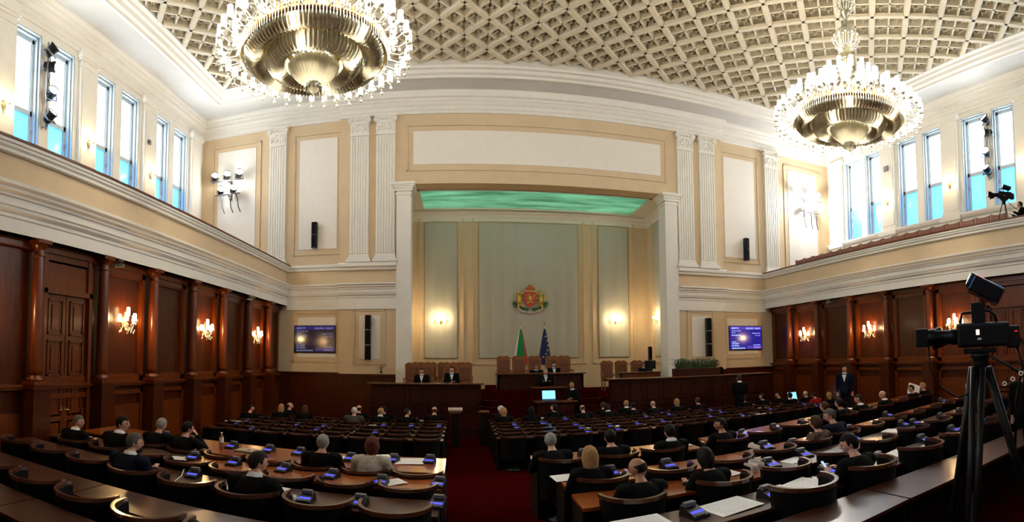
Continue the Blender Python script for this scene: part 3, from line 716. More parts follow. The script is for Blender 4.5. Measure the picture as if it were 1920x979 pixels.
for sx, nm, x in ((-1, 'left', -12.9), (1, 'right', 12.75)):
    rack(x, sx, nm)
    point_light('added_flare_glow', (x - .0, YF - .75, z_(7.5)), 45 if sx < 0 else 300, (1, .97, .92), .25)  # added light without a fixture, washes the wall like lens-flare glow
    for i, (dx, dz) in enumerate(((-.6, 7.86), (-.02, 7.86), (.55, 7.86), (-.3, 7.22), (.3, 7.22))):
        tgt = (x + dx + 5, YF - 8, z_(dz) + 3.6) if sx < 0 else (-3.8, 0, z_(1.2))
        place_flood((x + dx, YF - .48, z_(dz)), tgt, 'round lit floodlight on the %s front wall rack, %s' % (nm, ['upper left', 'upper middle', 'upper right', 'lower left', 'lower right'][i]), 'floodlights on the front wall racks', P_FLOOD * (.35 if sx < 0 else .7))
for sx, nm in ((-1, 'left'), (1, 'right')):
    yb = 10.25
    r_ = thing('floodlight_pole', 'thin vertical pole carrying four floodlights before the %s gallery windows' % nm, 'lighting pole', (sx * (WU - .18), yb, 0))
    b = MB(); b.tube([(0, 0, z_(6.6)), (0, 0, z_(9.25))], .03, 8)
    for z in (6.7, 9.1): b.tube([(0, 0, z_(z)), (sx * .18, 0, z_(z))], .025, 6)
    b.build('pole', GREYM, r_)
    c = MB(); c.tube([(0, .04, z_(9)), (-sx * .04, .1, z_(8.5)), (0, .06, z_(8.1)), (-sx * .05, .12, z_(7.4)), (0, .05, z_(6.7))], .014, 5); c.build('cable', BPLAST, r_)
    for i, (z, tg) in enumerate(((8.95, (-sx * 1, .35, .7)), (8.35, (-sx * 1, .9, -.1)), (7.65, (-sx * 1, -.3, .35)), (6.98, (-sx * 1, .1, .75)))):
        place_flood((sx * (WU - .52), yb - .05, z_(z)), Vector((sx * (WU - .52), yb - .05, z_(z))) + Vector(tg) * 5, 'lit floodlight before the %s gallery windows, %s on the pole' % (nm, ['topmost', 'second from top', 'third from top', 'lowest'][i]), 'floodlights at the gallery windows', P_FLOOD * .07, 1.0)

# ================================================================== SCREENS AND LOUDSPEAKERS
SCRT = emit('screen_text_glow', (.45, .55, 1.0), 1.2, True)
SCRT2 = emit('screen_violet_text_glow', (.55, .35, .95), .8, True)
def glyph_text(s, x, z, h, parent, m, y=-.062, align='LEFT'):
    cu = bpy.data.curves.new('screen_text', 'FONT'); cu.body = s; cu.size = h; cu.align_x = align; cu.extrude = .0005
    o = bpy.data.objects.new('screen_text', cu); C.objects.link(o); cu.materials.append(m); o.location = (x, y, z); o.rotation_euler = (PI / 2, 0, 0); o.parent = parent; return o
def tv(x, label, bright):
    root = thing('wall_television', label, 'television', (x, YF - .02, z_(.73)))
    b = MB(); b.bevbox(-.88, .88, -.05, .0, -.56, .56, .01); b.box(-.3, .3, 0, .02, -.2, .2); b.build('casing', BPLAST, root)
    sm = mat('screen_%s' % bright, (.004, .005, .02), .15, emis=(.02, .015, .30) if bright else (.01, .01, .06), estr=.5 if bright else .12)
    b = MB(); b.box(-.85, .85, -.055, -.049, -.50, .53); sc_ = b.build('screen', sm, root)
    hb = mat('screen_header_%s' % bright, (.01, .008, .03), .15, emis=(.09, .05, .45), estr=.55 if bright else .12)
    b = MB(); b.box(-.85, .85, -.058, -.054, .38, .53); b.build('header_bar', hb, root)
    b = MB(); b.box(.05, .82, -.058, -.054, -.49, -.36); b.build('timer_bar', hb, root)
    T, V = (SCRT, SCRT2)
    if not bright: T = emit('dim_screen_text_glow', (.35, .42, .75), .45, True); V = emit('dim_screen_violet_glow', (.4, .3, .6), .35, True)
    glyph_text('ДЕБАТИ', -.76, .42, .09, root, T); glyph_text('02.02.2023  10:46:27', .76, .41, .09, root, T, align='RIGHT')
    glyph_text('НАРОДНО СЪБРАНИЕ', -.76, .31, .045, root, T); glyph_text('ОРАТОР', -.76, .22, .05, root, T); glyph_text('ИЗКАЗВАНЕ', -.76, .10, .075, root, T)
    glyph_text('ВРЕМЕ ЗА ГРУПА', .76, .20, .05, root, T, align='RIGHT'); glyph_text('00:12:30', .76, .09, .075, root, V, align='RIGHT')
    glyph_text('СЛЕДВАТ', -.76, -.19, .05, root, T); glyph_text('ОТГОВОР', -.76, -.28, .075, root, T); glyph_text('РЕПЛИКА', -.76, -.38, .08, root, T); glyph_text('ДОПЪЛНИТЕЛНО', -.76, -.49, .08, root, T)
    glyph_text('ОСТАВА ВРЕМЕ', .76, -.34, .05, root, T, align='RIGHT'); glyph_text('00:02:24', .76, -.47, .105, root, V, align='RIGHT')
tv(-9.05, 'black television with dim debate screen on the left front wall panel', 0)
tv(9.12, 'bright blue debate screen on the right front wall panel', 1)
def line_speaker(label, x, y, z, h, wd=.22, rz=0., stand=False):
    root = thing('line_loudspeaker', label, 'loudspeaker', (x, y, z), rz)
    n = 3 if h > 1.5 else 2; b = MB()
    for k in range(n): b.bevbox(-wd / 2, wd / 2, -.26, -.06, -h / 2 + h / n * k + .01, -h / 2 + h / n * (k + 1) - .01, .015)
    b.build('cabinet', BPLAST, root)
    b = MB()
    for k in range(n): b.box(-wd / 2 + .02, wd / 2 - .02, -.268, -.258, -h / 2 + h / n * k + .04, -h / 2 + h / n * (k + 1) - .04)
    b.build('grille', BLACK, root)
    for k in range(n): b = MB(); b.box(-.025, .025, -.272, -.257, -h / 2 + h / n * k + .02, -h / 2 + h / n * k + .035); b.build('badge', GREYM, root)
    b = MB(); b.box(-.03, .03, -.06, .0, -.1, .1); b.tube([(.05, -.1, h * .3), (.16, -.08, h * .3), (.16, -.02, h * .3)], .012, 5)
    if stand: b.tube([(0, -.15, -h / 2), (0, -.15, z_(-1.5) - z)], .02, 8)
    b.build('bracket', GREYM, root)
line_speaker('tall black column loudspeaker on the white field left of the stage opening', -6.81, YF - .17, z_(.79), 1.78)
line_speaker('tall black column loudspeaker on the white field right of the stage opening', 7.07, YF - .17, z_(.76), 1.70)
line_speaker('short black loudspeaker high on the tall white panel, upper left', -9.07, YF - .02, z_(4.97), 1.08)
line_speaker('short black loudspeaker high on the tall white panel, upper right', 9.2, YF - .02, z_(4.8), 1.06)
line_speaker('slim dark loudspeaker standing at the left inner corner of the stage', -5.45, 22.0, z_(-.3), 1.3, .14, 0, True)
line_speaker('slim dark loudspeaker standing at the right inner corner of the stage', 5.3, 22.3, z_(-.2), 1.3, .14, 0, True)
# small wall cameras and boxes
def cctv(x, y, z, rz, label):
    root = thing('ceiling_camera', label, 'camera', (x, y, z), rz)
    b = MB(); b.box(-.05, .05, -.05, .05, -.04, 0); b.tube([(0, 0, -.02), (0, 0, -.1)], .015, 6); b.build('bracket', GREYM, root)
    b = MB(); b.bevbox(-.10, .08, -.045, .045, -.16, -.09, .01); b.lathe([(0, 0), (.035, 0), (.035, .06), (.0, .06)], 12, m=Matrix.Translation((-.10, 0, -.13)) @ Matrix.Rotation(-PI / 2, 4, 'Y')); b.build('body', GREYM, root)
    b = MB(); b.lathe([(0, 0), (.03, 0), (.0, .01)], 12, m=Matrix.Translation((-.16, 0, -.13)) @ Matrix.Rotation(-PI / 2, 4, 'Y')); b.build('lens', BGLOSS, root)
cctv(-XW + .35, 9.0, Z_WT - .02, .4, 'small white camera under the left gallery beside the double door')
cctv(-XW + .35, 16.2, Z_WT - .02, .4, 'tiny camera under the left gallery near the front corner')
cctv(XW - .35, 15.5, Z_WT - .02, PI - .4, 'small camera under the right gallery')
r_ = thing('junction_box', 'small grey box on the third gallery pilaster of the left wall', 'box', (-WU + .17, 15.55, z_(8.0))); b = MB(); b.bevbox(0, .06, -.08, .08, -.09, .09, .01); b.build('case', GREYM, r_); b = MB(); b.tube([(.05, -.1, -.03), (.1, -.14, -.05)], .03, 8); b.build('sensor', BPLAST, r_)
r_ = thing('wall_socket', 'small pale box on the gallery pilaster of the right wall', 'box', (WU - .17, 15.7, z_(8.35))); b = MB(); b.bevbox(-.05, 0, -.13, .13, -.13, .13, .01); b.build('case', GREYM, r_)

# ================================================================== COAT OF ARMS
GOLD = mat('gold_relief', (.70, .45, .10), .35, metal=.5, bump=.3, bscale=60); RED = mat('red_enamel', (.55, .05, .012), .45, bump=.2, bscale=40); GRN = mat('oak_leaf_green', (.02, .10, .03), .6, bump=.4, bscale=50); RIB = mat('pale_ribbon', (.55, .42, .38), .6)
root = thing('coat_of_arms', 'red and gold coat of arms with lions, crown, green branches and ribbon on the fabric', 'coat of arms', (.03, YR - .1, z_(2.78)))
T = Matrix.Translation
def poly(name, pts, d, m, parent, y=0.):
    b = MB(); b.ext(pts, T((0, -y - d, 0)), d); return b.build(name, m, parent)
sh = [(-.30, .30), (0, .33), (.30, .30), (.31, 0), (.24, -.25), (.10, -.36), (0, -.42), (-.10, -.36), (-.24, -.25), (-.31, 0)]
so = poly('shield', sh, .05, RED, root, .02)
b = MB()   # lion rampant on the shield
for pts, r in (([(-.02, -.16), (.02, -.02), (-.02, .12)], [.06, .08, .09]), ([(-.03, .15), (-.09, .22)], [.07, .055]), ([(-.04, .08), (-.18, .14), (-.22, .20)], [.035, .025, .02]), ([(-.02, .02), (-.17, .0), (-.21, .05)], [.035, .025, .02]), ([(0, -.14), (-.12, -.2), (-.14, -.3)], [.05, .035, .02]), ([(.03, -.14), (.10, -.2), (.05, -.30)], [.05, .035, .02]), ([(.05, -.1), (.18, -.05), (.16, .1), (.22, .2)], [.02, .018, .018, .03])):
    b.tube([(x, -.07, z) for x, z in pts], r, 8)
b.build('lion', GOLD, so)
b = MB(); b.ext([(-.2, .36), (.2, .36), (.24, .50), (.16, .58), (.10, .62), (0, .66), (-.10, .62), (-.16, .58), (-.24, .50)], T((0, -.06, 0)), .05)
crn = b.build('crown', RED, root); b = MB()
b.bar((-.21, -.07, .37), (.21, -.07, .37), .04, .05)
for x in (-.2, -.1, 0, .1, .2): b.tube([(x, -.08, .38), (x * 1.1, -.08, .5), (x * .5, -.08, .60)], .014, 5); b.sphere((x * 1.1, -.09, .5), .025, n=5)
b.sphere((0, -.07, .66), .035, n=5); b.tube([(0, -.07, .66), (0, -.07, .74)], .012, 5); b.tube([(-.03, -.07, .71), (.03, -.07, .71)], .012, 5); b.build('crown_ornament', GOLD, crn)
for s in (-1, 1):
    b = MB()
    for pts, r in (([(.48, -.28), (.52, -.05), (.50, .18)], [.09, .10, .11]), ([(.50, .22), (.46, .32)], [.10, .08]), ([(.46, .16), (.36, .22), (.30, .26)], [.045, .035, .025]), ([(.46, .02), (.36, .02), (.31, .06)], [.045, .035, .025]), ([(.48, -.26), (.38, -.34), (.36, -.42)], [.06, .045, .03]), ([(.52, -.26), (.58, -.36), (.52, -.44)], [.06, .045, .03]), ([(.58, -.2), (.70, -.1), (.66, .1), (.74, .24)], [.022, .02, .02, .045])):
        b.tube([(s * x, -.06, z) for x, z in pts], r, 8)
    b.sphere((s * .44, -.09, .38), .05, n=6); b.build('supporter_lion', GOLD, root)
    b = MB()
    for k in range(9):
        x = s * (.12 + .08 * k); z = -.50 + .012 * k * k * .4; 
        b.sphere((x, -.05, z + .03), .055, (1.2, .4, .8), 5); b.sphere((x + .02 * s, -.05, z - .05), .05, (1.2, .4, .8), 5)
    b.tube([(s * .05, -.05, -.50), (s * .4, -.05, -.48), (s * .8, -.05, -.34)], .02, 5); b.build('oak_branch', GRN, root)
b = MB(); vs = []; K = 24
for k in range(K + 1):
    t = k / K * 2 - 1; x = t * .62; z = -.66 + .22 * t * t + .012 * math.sin(t * 14); vs += [(x, -.08, z + .05), (x, -.08, z - .05), (x, -.06, z - .05), (x, -.06, z + .05)]
fs = []
for k in range(K):
    for q in range(4): fs.append((4 * k + q, 4 * k + (q + 1) % 4, 4 * k + 4 + (q + 1) % 4, 4 * k + 4 + q))
b.add(vs, fs + [(0, 1, 2, 3), (4 * K, 4 * K + 1, 4 * K + 2, 4 * K + 3)]); rb = b.build('ribbon', RIB, root)
cu = bpy.data.curves.new('motto', 'FONT'); cu.body = 'СЪЕДИНЕНИЕТО ПРАВИ СИЛАТА'; cu.size = .06; cu.align_x = 'CENTER'; cu.extrude = .001; cu.materials.append(BRASS)
o = bpy.data.objects.new('motto', cu); C.objects.link(o); o.location = (0, -.085, -.68); o.rotation_euler = (PI / 2, 0, 0); o.parent = rb

# ================================================================== STAGE
ZS = z_(-1.45)
PD = mat('podium_mahogany', (.026, .0025, .0015), .35, spec=.3, var=.3, scale=3, stretch=(4, 4, .6), coat=.12, coatr=.15)
PDT = mat('podium_top_wood', (.10, .028, .010), .25, var=.2, scale=4, coat=.5, coatr=.1)
b = MB(); b.box(at(695, 720, y=17.3).x, at(1440, 712, y=17.3).x, 18.0, YF - .3, 0, ZS); b.box(-XS, XS, YF - .3, YR, 0, ZS); struct('floor_stage', b, CARPET)
def podium(nm, x0, x1, y, zt, label):
    root = thing('podium_front', label, 'podium', (0, 0, 0)); b = MB(); dp = .14
    b.box(x0, x1, y, y + dp, 0, zt); zm = z_(-1.62)
    b.box(x0 - .04, x1 + .04, y - .05, y + .2, zm - .03, zm); b.box(x0, x1, y - .03, y, zm - .12, zm - .03); b.box(x0 - .02, x1 + .02, y - .04, y + .1, 0, .2)
    n = max(2, int((x1 - x0) / .62)); pw = (x1 - x0) / n
    for i in range(n):
        a, c = x0 + i * pw + .06, x0 + (i + 1) * pw - .06
        for (za, zb_) in ((zm + .04, zt - .1), (.26, zm - .16)):
            for (p, q, e, f) in ((a, c, zb_ - .05, zb_), (a, c, za, za + .05), (a, a + .05, za, zb_), (c - .05, c, za, zb_)): b.box(p, q, y - .025, y, e, f)
    b.build('panelling', PD, root)
    b = MB(); b.bevbox(x0 - .1, x1 + .1, y - .12, y + .42, zt, zt + .05, .015); b.build('top_board', PDT, root)
yp = 17.3
xl0, xl1 = at(695, 720, y=yp).x, at(902, 720, y=yp).x; zl = z_(-.90)
podium('l', xl0, xl1, yp, zl, 'long panelled dark red wooden podium front left of the aisle steps')
xr0, xr1 = at(1143, 712, y=yp).x, at(1440, 712, y=yp).x
podium('r', xr0, xr1, yp, zl + .08, 'long panelled dark red wooden podium front right of the lectern')
b = MB(); b.box(xl0, xl1, yp + .14, 18.0, 0, ZS - .02); b.box(xr0, xr1, yp + .14, 18.0, 0, ZS - .02); struct('trim_96', b, CARPET)
# aisle steps to the stage
for nm, xa, xb in (('left', xl1 + .05, xl1 + .62), ('right', xr0 - 1.0, xr0 - .1)):
    root = thing('stage_steps', 'dark steps climbing to the stage at the %s of the lectern' % nm, 'stairs', (0, 0, 0)); n = 6
    for k in range(n):
        b = MB(); b.box(xa, xb, 16.9 + .18 * k, 18.0, (ZS / n) * k, (ZS / n) * (k + 1) - .02); st = b.build('step', CARPET, root)
        b = MB(); b.box(xa, xb, 16.88 + .18 * k, 16.93 + .18 * k, (ZS / n) * (k + 1) - .03, (ZS / n) * (k + 1) - .015); b.build('nosing', PDT, st)
# presiding desk
xc0, xc1 = at(933, 700, y=19.0).x, at(1094, 700, y=19.0).x; zc = at(1010, 702, y=19).z
root = thing('presiding_desk', 'high dark wooden presiding desk in front of the flags', 'desk', (0, 0, 0))
b = MB(); b.box(xc0, xc1, 19.0, 19.12, 0, zc)
n = 6; pw = (xc1 - xc0) / n
for i in range(n):
    a, c = xc0 + i * pw + .06, xc0 + (i + 1) * pw - .06
    for (p, q, e, f) in ((a, c, zc - .16, zc - .11), (a, c, ZS, ZS + .05), (a, a + .05, ZS, zc - .11), (c - .05, c, ZS, zc - .11)): b.box(p, q, 18.97, 19.0, e, f)
for x in (xc0, xc1 - .12): b.box(x, x + .12, 19.0, 19.9, 0, zc)
b.build('panelling', PD, root); b = MB(); b.bevbox(xc0 - .08, xc1 + .08, 18.88, 19.75, zc, zc + .05, .015); b.build('top_board', PDT, root)
b = MB(); b.box(xc0 - .3, xc1 + .3, 18.15, 22.9, ZS, ZS + .25); struct('trim_97', b, CARPET)
# lectern
lx0, lx1 = at(1000, 728, y=18.2).x, at(1058, 728, y=18.2).x; lz = at(1030, 727, y=18.2).z
root = thing('lectern', 'dark wooden speaker lectern below the presiding desk', 'lectern', (0, 0, 0))
b = MB(); b.box(lx0, lx1, 18.2, 18.75, 0, lz - .02)
for (p, q, e, f) in ((lx0 + .05, lx1 - .05, lz - .14, lz - .08), (lx0 + .05, lx1 - .05, lz - .9, lz - .84), (lx0 + .05, lx0 + .1, lz - .9, lz - .1), (lx1 - .1, lx1 - .05, lz - .9, lz - .1)): b.box(p, q, 18.17, 18.2, e, f)
b.build('body', PD, root)
b = MB(); b.bevbox(lx0 - .08, lx1 + .08, 18.05, 18.7, lz - .02, lz + .03, .01); b.build('top_board', PDT, root)
for dx in (-.2, .25):
    b = MB(); xx = (lx0 + lx1) / 2 + dx; b.tube([(xx, 18.2, lz + .02), (xx, 18.25, lz + .2), (xx, 18.4, lz + .33)], .012, 6); b.sphere((xx, 18.43, lz + .35), .025, n=6); b.build('microphone', BPLAST, root)
# clerks' table with laptop
tx0, tx1 = at(1000, 752, y=17.2).x, at(1080, 752, y=17.2).x; tz = at(1040, 751, y=17.2).z
root = thing('clerks_table', 'low wooden table below the lectern holding the bright laptop', 'table', (0, 0, 0))
b = MB(); b.bevbox(tx0, tx1, 16.9, 17.6, tz - .05, tz, .015); b.build('table_top', PDT, root)
b = MB(); b.box(tx0 + .1, tx1 - .1, 16.98, 17.05, 0, tz - .05); b.build('front_panel', PD, root)
for x in (tx0 + .12, tx1 - .12): b = MB(); b.box(x - .05, x + .05, 17.4, 17.55, 0, tz - .05); b.build('leg', PD, root)
LAPB = emit('laptop_screen_glow', (.22, .55, .95), 1.0)
def laptop(label, loc, rz, sc_=1., open_=True, lid=None):
    root = thing('laptop', label, 'laptop', loc, rz); root.scale = (sc_,) * 3
    b = MB(); b.bevbox(-.17, .17, -.12, .12, 0, .015, .004); b.build('base', BPLAST if open_ else GREYM, root)
    if open_:
        m = Matrix.Translation((0, .12, .012)) @ Matrix.Rotation(-.25, 4, 'X'); b = MB(); b.box(-.17, .17, 0, .01, 0, .23, m); l = b.build('lid', BPLAST, root)
        b = MB(); b.box(-.155, .155, -.002, .001, .015, .215, m); b.build('screen', LAPB, l)
        b = MB(); b.box(-.14, .14, -.02, .10, .015, .018); b.build('keyboard', BLACK, root)
    else:
        b = MB(); b.bevbox(-.17, .17, -.12, .12, .015, .024, .004); l = b.build('lid', mat('closed_laptop_grey', (.20, .17, .13), .4), root); b = MB(); b.lathe([(0, .0245), (.03, .0245), (.0, .026)], 16); b.build('lid_mark', BPLAST, l)
    return root
laptop('open laptop with bright pale blue screen on the clerks table', (at(1031, 745, y=17.2).x, 17.2, tz + .001), 0, 1.45)
# flags
def flag(label, x, y, ztop, cols, stars):
    root = thing('flag', label, 'flag', (x, y, ZS + .25)); hh = ztop - ZS - .25
    b = MB(); b.lathe([(0, 0), (.2, 0), (.2, .03), (.03, .06)], 16); b.build('base', BRASS, root)
    b = MB(); b.tube([(0, 0, .03), (0, 0, hh - .08)], .016, 8); b.build('pole', PANELW, root)
    b = MB(); b.sphere((0, 0, hh - .04), .04, (1, 1, 1.6), 6); b.build('finial', BRASS, root)
    # hanging cloth: folds widening downwards, bands run down the folds
    n, K = 48, 20; nb = len(cols); zt, zb_ = hh - .25, hh - 1.75
    for bi, m in enumerate(cols):
        vs = []; a0 = -PI * .5 + PI * 1.6 * bi / nb; a1 = -PI * .5 + PI * 1.6 * (bi + 1) / nb; N = n // nb
        for k in range(K + 1):
            t = k / K; R = .03 + .27 * t ** .75
            for i in range(N + 1):
                a = a0 + (a1 - a0) * i / N; rr = R * (1 + .16 * math.sin(a * 9) * (t + .1))
                vs.append((-rr * math.cos(a + PI * .2) * (.9 if nb == 1 else 1.0), -rr * .6 * math.sin(a + PI * .2) - .02, zt + (zb_ - zt) * t - .10 * math.sin((i / N + bi) / nb * PI) * t))
        fs = [(k * (N + 1) + i, k * (N + 1) + i + 1, (k + 1) * (N + 1) + i + 1, (k + 1) * (N + 1) + i) for k in range(K) for i in range(N)]
        q = MB().add(vs, fs, True).build('cloth', m, root)
    if stars:
        for i, (dx, dz) in enumerate(((.02, -.55), (.09, -.74), (.12, -.95), (.10, -1.16), (.02, -1.32), (-.10, -1.45))):
            t = (-dz - .25 + .25) / 1.5; pts = []
            for k in range(10):
                rr = .05 if k % 2 == 0 else .02; a = PI / 2 + k * PI / 5; pts.append((dx + rr * math.cos(a), dz + rr * math.sin(a)))
            b = MB(); b.ext(pts, T((0, -.05 - .20 * t, hh - .05)), .01); b.build('star', mat('star_yellow', (.75, .68, .30), .5), root)
FW = mat('flag_white', (.70, .70, .66), .8); FG = mat('flag_green', (.0, .20, .05), .8); FR_ = mat('flag_red', (.50, .03, .015), .8); FB = mat('flag_blue', (.006, .01, .08), .8)
pz = at(976, 606, y=22.4); flag('white, green and red flag hanging beside the blue flag', pz.x, 22.4, pz.z, [FW, FG, FR_], False)
pz = at(1021, 606, y=22.4); flag('dark blue flag with pale yellow stars hanging behind the presiding desk', pz.x, 22.4, pz.z, [FB], True)
# high-backed stage chairs
CHW = mat('stage_chair_wood', (.20, .068, .018), .4, var=.2, scale=6); CHL = mat('stage_chair_leather', (.13, .04, .013), .5, var=.2, scale=10)
def stage_chair():
    root = thing('carved_armchair', '', 'chair')
    b = MB(); b.bevbox(-.27, .27, -.26, .26, .42, .5, .03); b.build('seat', CHL, root)
    b = MB(); K = 8; pts = [(-.26, .5), (.26, .5), (.28, 1.20)] + [(.28 - .56 * k / K, 1.20 + .05 * abs(math.sin(PI * 2 * k / K)) + .05 * math.sin(PI * k / K)) for k in range(1, K)] + [(-.28, 1.20)]
    b.ext(pts, T((0, .24, 0)), .06); bk = b.build('backrest', CHW, root)
    b = MB(); b.bevbox(-.2, .2, .215, .25, .6, 1.12, .01); b.build('back_pad', CHL, bk)
    for s in (-1, 1):
        b = MB(); b.bevbox(s * .27 - .03, s * .27 + .03, -.24, .26, .66, .71, .01); b.box(s * .27 - .02, s * .27 + .02, -.22, -.17, .5, .66); b.build('armrest', CHW, root)
        for y in (-.22, .22): b = MB(); b.box(s * .23 - .025, s * .23 + .025, y - .025, y + .025, 0, .43); b.build('leg', CHW, root)
    return root
sch = stage_chair(); first = True
# (px, py of the top of the back, depth y, floor)
for i, (px, y, zf, lb) in enumerate(((783, 21.2, .2, 'behind the left podium, back row nearest the pillar'), (806, 21.2, .2, 'behind the left podium, back row second from the pillar'), (832, 21.2, .2, 'behind the left podium, back row third from the pillar'), (855, 21.0, .0, 'behind the left podium, back row fourth from the pillar'), (873, 21.0, .0, 'behind the left podium, back row farthest from the pillar'),
        (772, 19.0, -.1, 'close behind the left podium top at its left end'), (798, 18.9, -.1, 'close behind the left podium, under the man in white shirt'), (845, 18.9, -.15, 'close behind the left podium, beside the man with the bow tie'), (871, 18.9, .0, 'close behind the left podium at its aisle end'),
        (945, 20.6, .1, 'at the presiding desk, leftmost with dark frame'), (974, 20.6, .1, 'at the presiding desk behind the green and red flag'), (1004, 20.6, .1, 'at the presiding desk behind the woman with fair hair'), (1037, 20.6, .1, 'at the presiding desk behind the man in white shirt'), (1060, 20.6, .1, 'at the presiding desk, rightmost and empty'),
        (1141, 21.0, .1, 'behind the right podium, first from the lectern'), (1168, 21.0, .1, 'behind the right podium, second from the lectern'), (1198, 20.8, .1, 'behind the right podium beside the black monitor'))):
    p = at(px, 690, y=y); s = sch if first else copy_tree(sch); first = False
    s.location = (p.x, y, ZS + (0.25 if 18.15 < y < 22.9 and xc0 - .3 < p.x < xc1 + .3 else 0)); s.rotation_euler = (0, 0, 0)
    s['label'] = 'high carved brown chair ' + lb; s['group'] = 'carved chairs on the stage'
# side desks on the right of the stage, fern in a box, small things
p = at(1164, 700, y=19.6); q = at(1238, 700, y=19.6)
root = thing('side_desk', 'brown wooden desk with papers and monitor behind the right podium', 'desk', (0, 0, 0)); b = MB(); b.box(p.x, q.x, 19.6, 19.68, ZS, ZS + .78); b.box(p.x, p.x + .05, 19.6, 20.1, ZS, ZS + .78); b.box(q.x - .05, q.x, 19.6, 19.69, ZS, ZS + .78); b.build('front_panel', PDT, root)
b = MB(); b.bevbox(p.x - .05, q.x + .03, 19.55, 20.15, ZS + .78, ZS + .82, .01); b.build('desk_top', PDT, root)
p = at(1220, 690, y=19.85); root = thing('monitor', 'black computer monitor seen from behind on the desk at stage right', 'monitor', (p.x, 19.9, ZS + .82)); b = MB(); b.bevbox(-.24, .24, -.03, .02, .1, .45, .01); b.build('display', BPLAST, root); b = MB(); b.box(-.03, .03, -.01, .03, 0, .2); b.bevbox(-.12, .12, -.08, .1, 0, .015, .004); b.build('stand', BPLAST, root)
LEAF = mat('fern_green', (.018, .055, .008), .6, var=.4, scale=20)
p = at(1300, 703, y=17.9)
root = thing('planter_box', 'dark wooden planter with green ferns on the right podium', 'plant', (p.x, 17.62, zl + .13)); b = MB(); b.bevbox(-.95, .95, -.15, .15, 0, .28, .01); b.build('box', PD, root)
b = MB(); rnd = random.Random(3)
for k in range(260):
    x, y = rnd.uniform(-.85, .85), rnd.uniform(-.1, .1); h = rnd.uniform(.18, .42); dx, dy = rnd.uniform(-.22, .22), rnd.uniform(-.18, .18); wv = .014
    pts = [Vector((x, y, .25)), Vector((x + dx * .4, y + dy * .4, .25 + h * .7)), Vector((x + dx, y + dy, .25 + h)), Vector((x + dx * 1.7, y + dy * 1.7, .25 + h * .8))]
    for i in range(3):
        a, c = pts[i], pts[i + 1]; w0 = wv * (1 - i / 4); b.add([a + Vector((-w0, 0, 0)), a + Vector((w0, 0, 0)), c + Vector((w0 * .7, 0, 0)), c + Vector((-w0 * .7, 0, 0))], [(0, 1, 2, 3)])
b.build('fronds', LEAF, root)
r_ = thing('potted_twig', 'tiny dark plant standing on the dado ledge left of the stage opening', 'plant', (at(715, 700, y=19.75).x, 19.72, Z_DF)); b = MB(); b.lathe([(0, 0), (.04, 0), (.05, .08), (0, .08)], 10); b.build('pot', BPLAST, r_); b = MB()
for k in range(7): b.tube([(0, 0, .08), (rnd.uniform(-.08, .08), rnd.uniform(-.05, .05), .2), (rnd.uniform(-.2, .2), rnd.uniform(-.05, .05), rnd.uniform(.2, .36))], .006, 4)
b.build('stems', LEAF, r_)
#@@PART3
# ================================================================== SEATS AND DESKS
ZP = .40                    # rear platform level
DISP = emit('console_display_glow', (.10, .10, 1.0), .75)
def tub_chair():
    """low curved-back chair, back towards -y, origin on the floor at the rearmost point of the rim"""
    root = thing('tub_chair', '', 'chair'); RX, RY = .35, .36
    def arc(n, rx, ry, a0=-.12, a1=PI + .12):
        return [(-rx * math.cos(a0 + (a1 - a0) * i / n), RY - ry * math.sin(a0 + (a1 - a0) * i / n)) for i in range(n + 1)]
    def shell(z0, z1, ro, ri, n=20, taper=0.):
        b = MB(); A = arc(n, RX - (0 if ro == 0 else ro), RY - ro); Bq = arc(n, RX - ri, RY - ri); vs = []
        for (x, y), (u, v) in zip(A, Bq):
            k = 1 - taper; vs += [(x * k, RY + (y - RY) * k, z0), (x, y, z1), (u, v, z1), (u * k, RY + (v - RY) * k, z0)]
        fs = []
        for i in range(n):
            for q in range(4): fs.append((4 * i + q, 4 * i + 4 + q, 4 * i + 4 + (q + 1) % 4, 4 * i + (q + 1) % 4))
        fs += [(0, 1, 2, 3), (4 * n + 3, 4 * n + 2, 4 * n + 1, 4 * n)]
        return b.add(vs, fs, False)
    shell(.30, .815, .015, .06, taper=.1).build('backrest', BLACK, root)
    b = shell(.812, .85, 0, .038); b.build('rim', RIM, root)
    b = MB(); b.lathe([(0, .36), (.27, .36), (.29, .40), (.28, .45), (.2, .47), (0, .475)], 18, c=(0, RY + .02, 0)); b.build('seat', BLACK, root)
    b = MB(); b.lathe([(0, 0), (.22, 0), (.22, .03), (.05, .06), (.04, .36), (0, .36)], 12, c=(0, RY, 0)); b.build('pedestal', BPLAST, root)
    return root
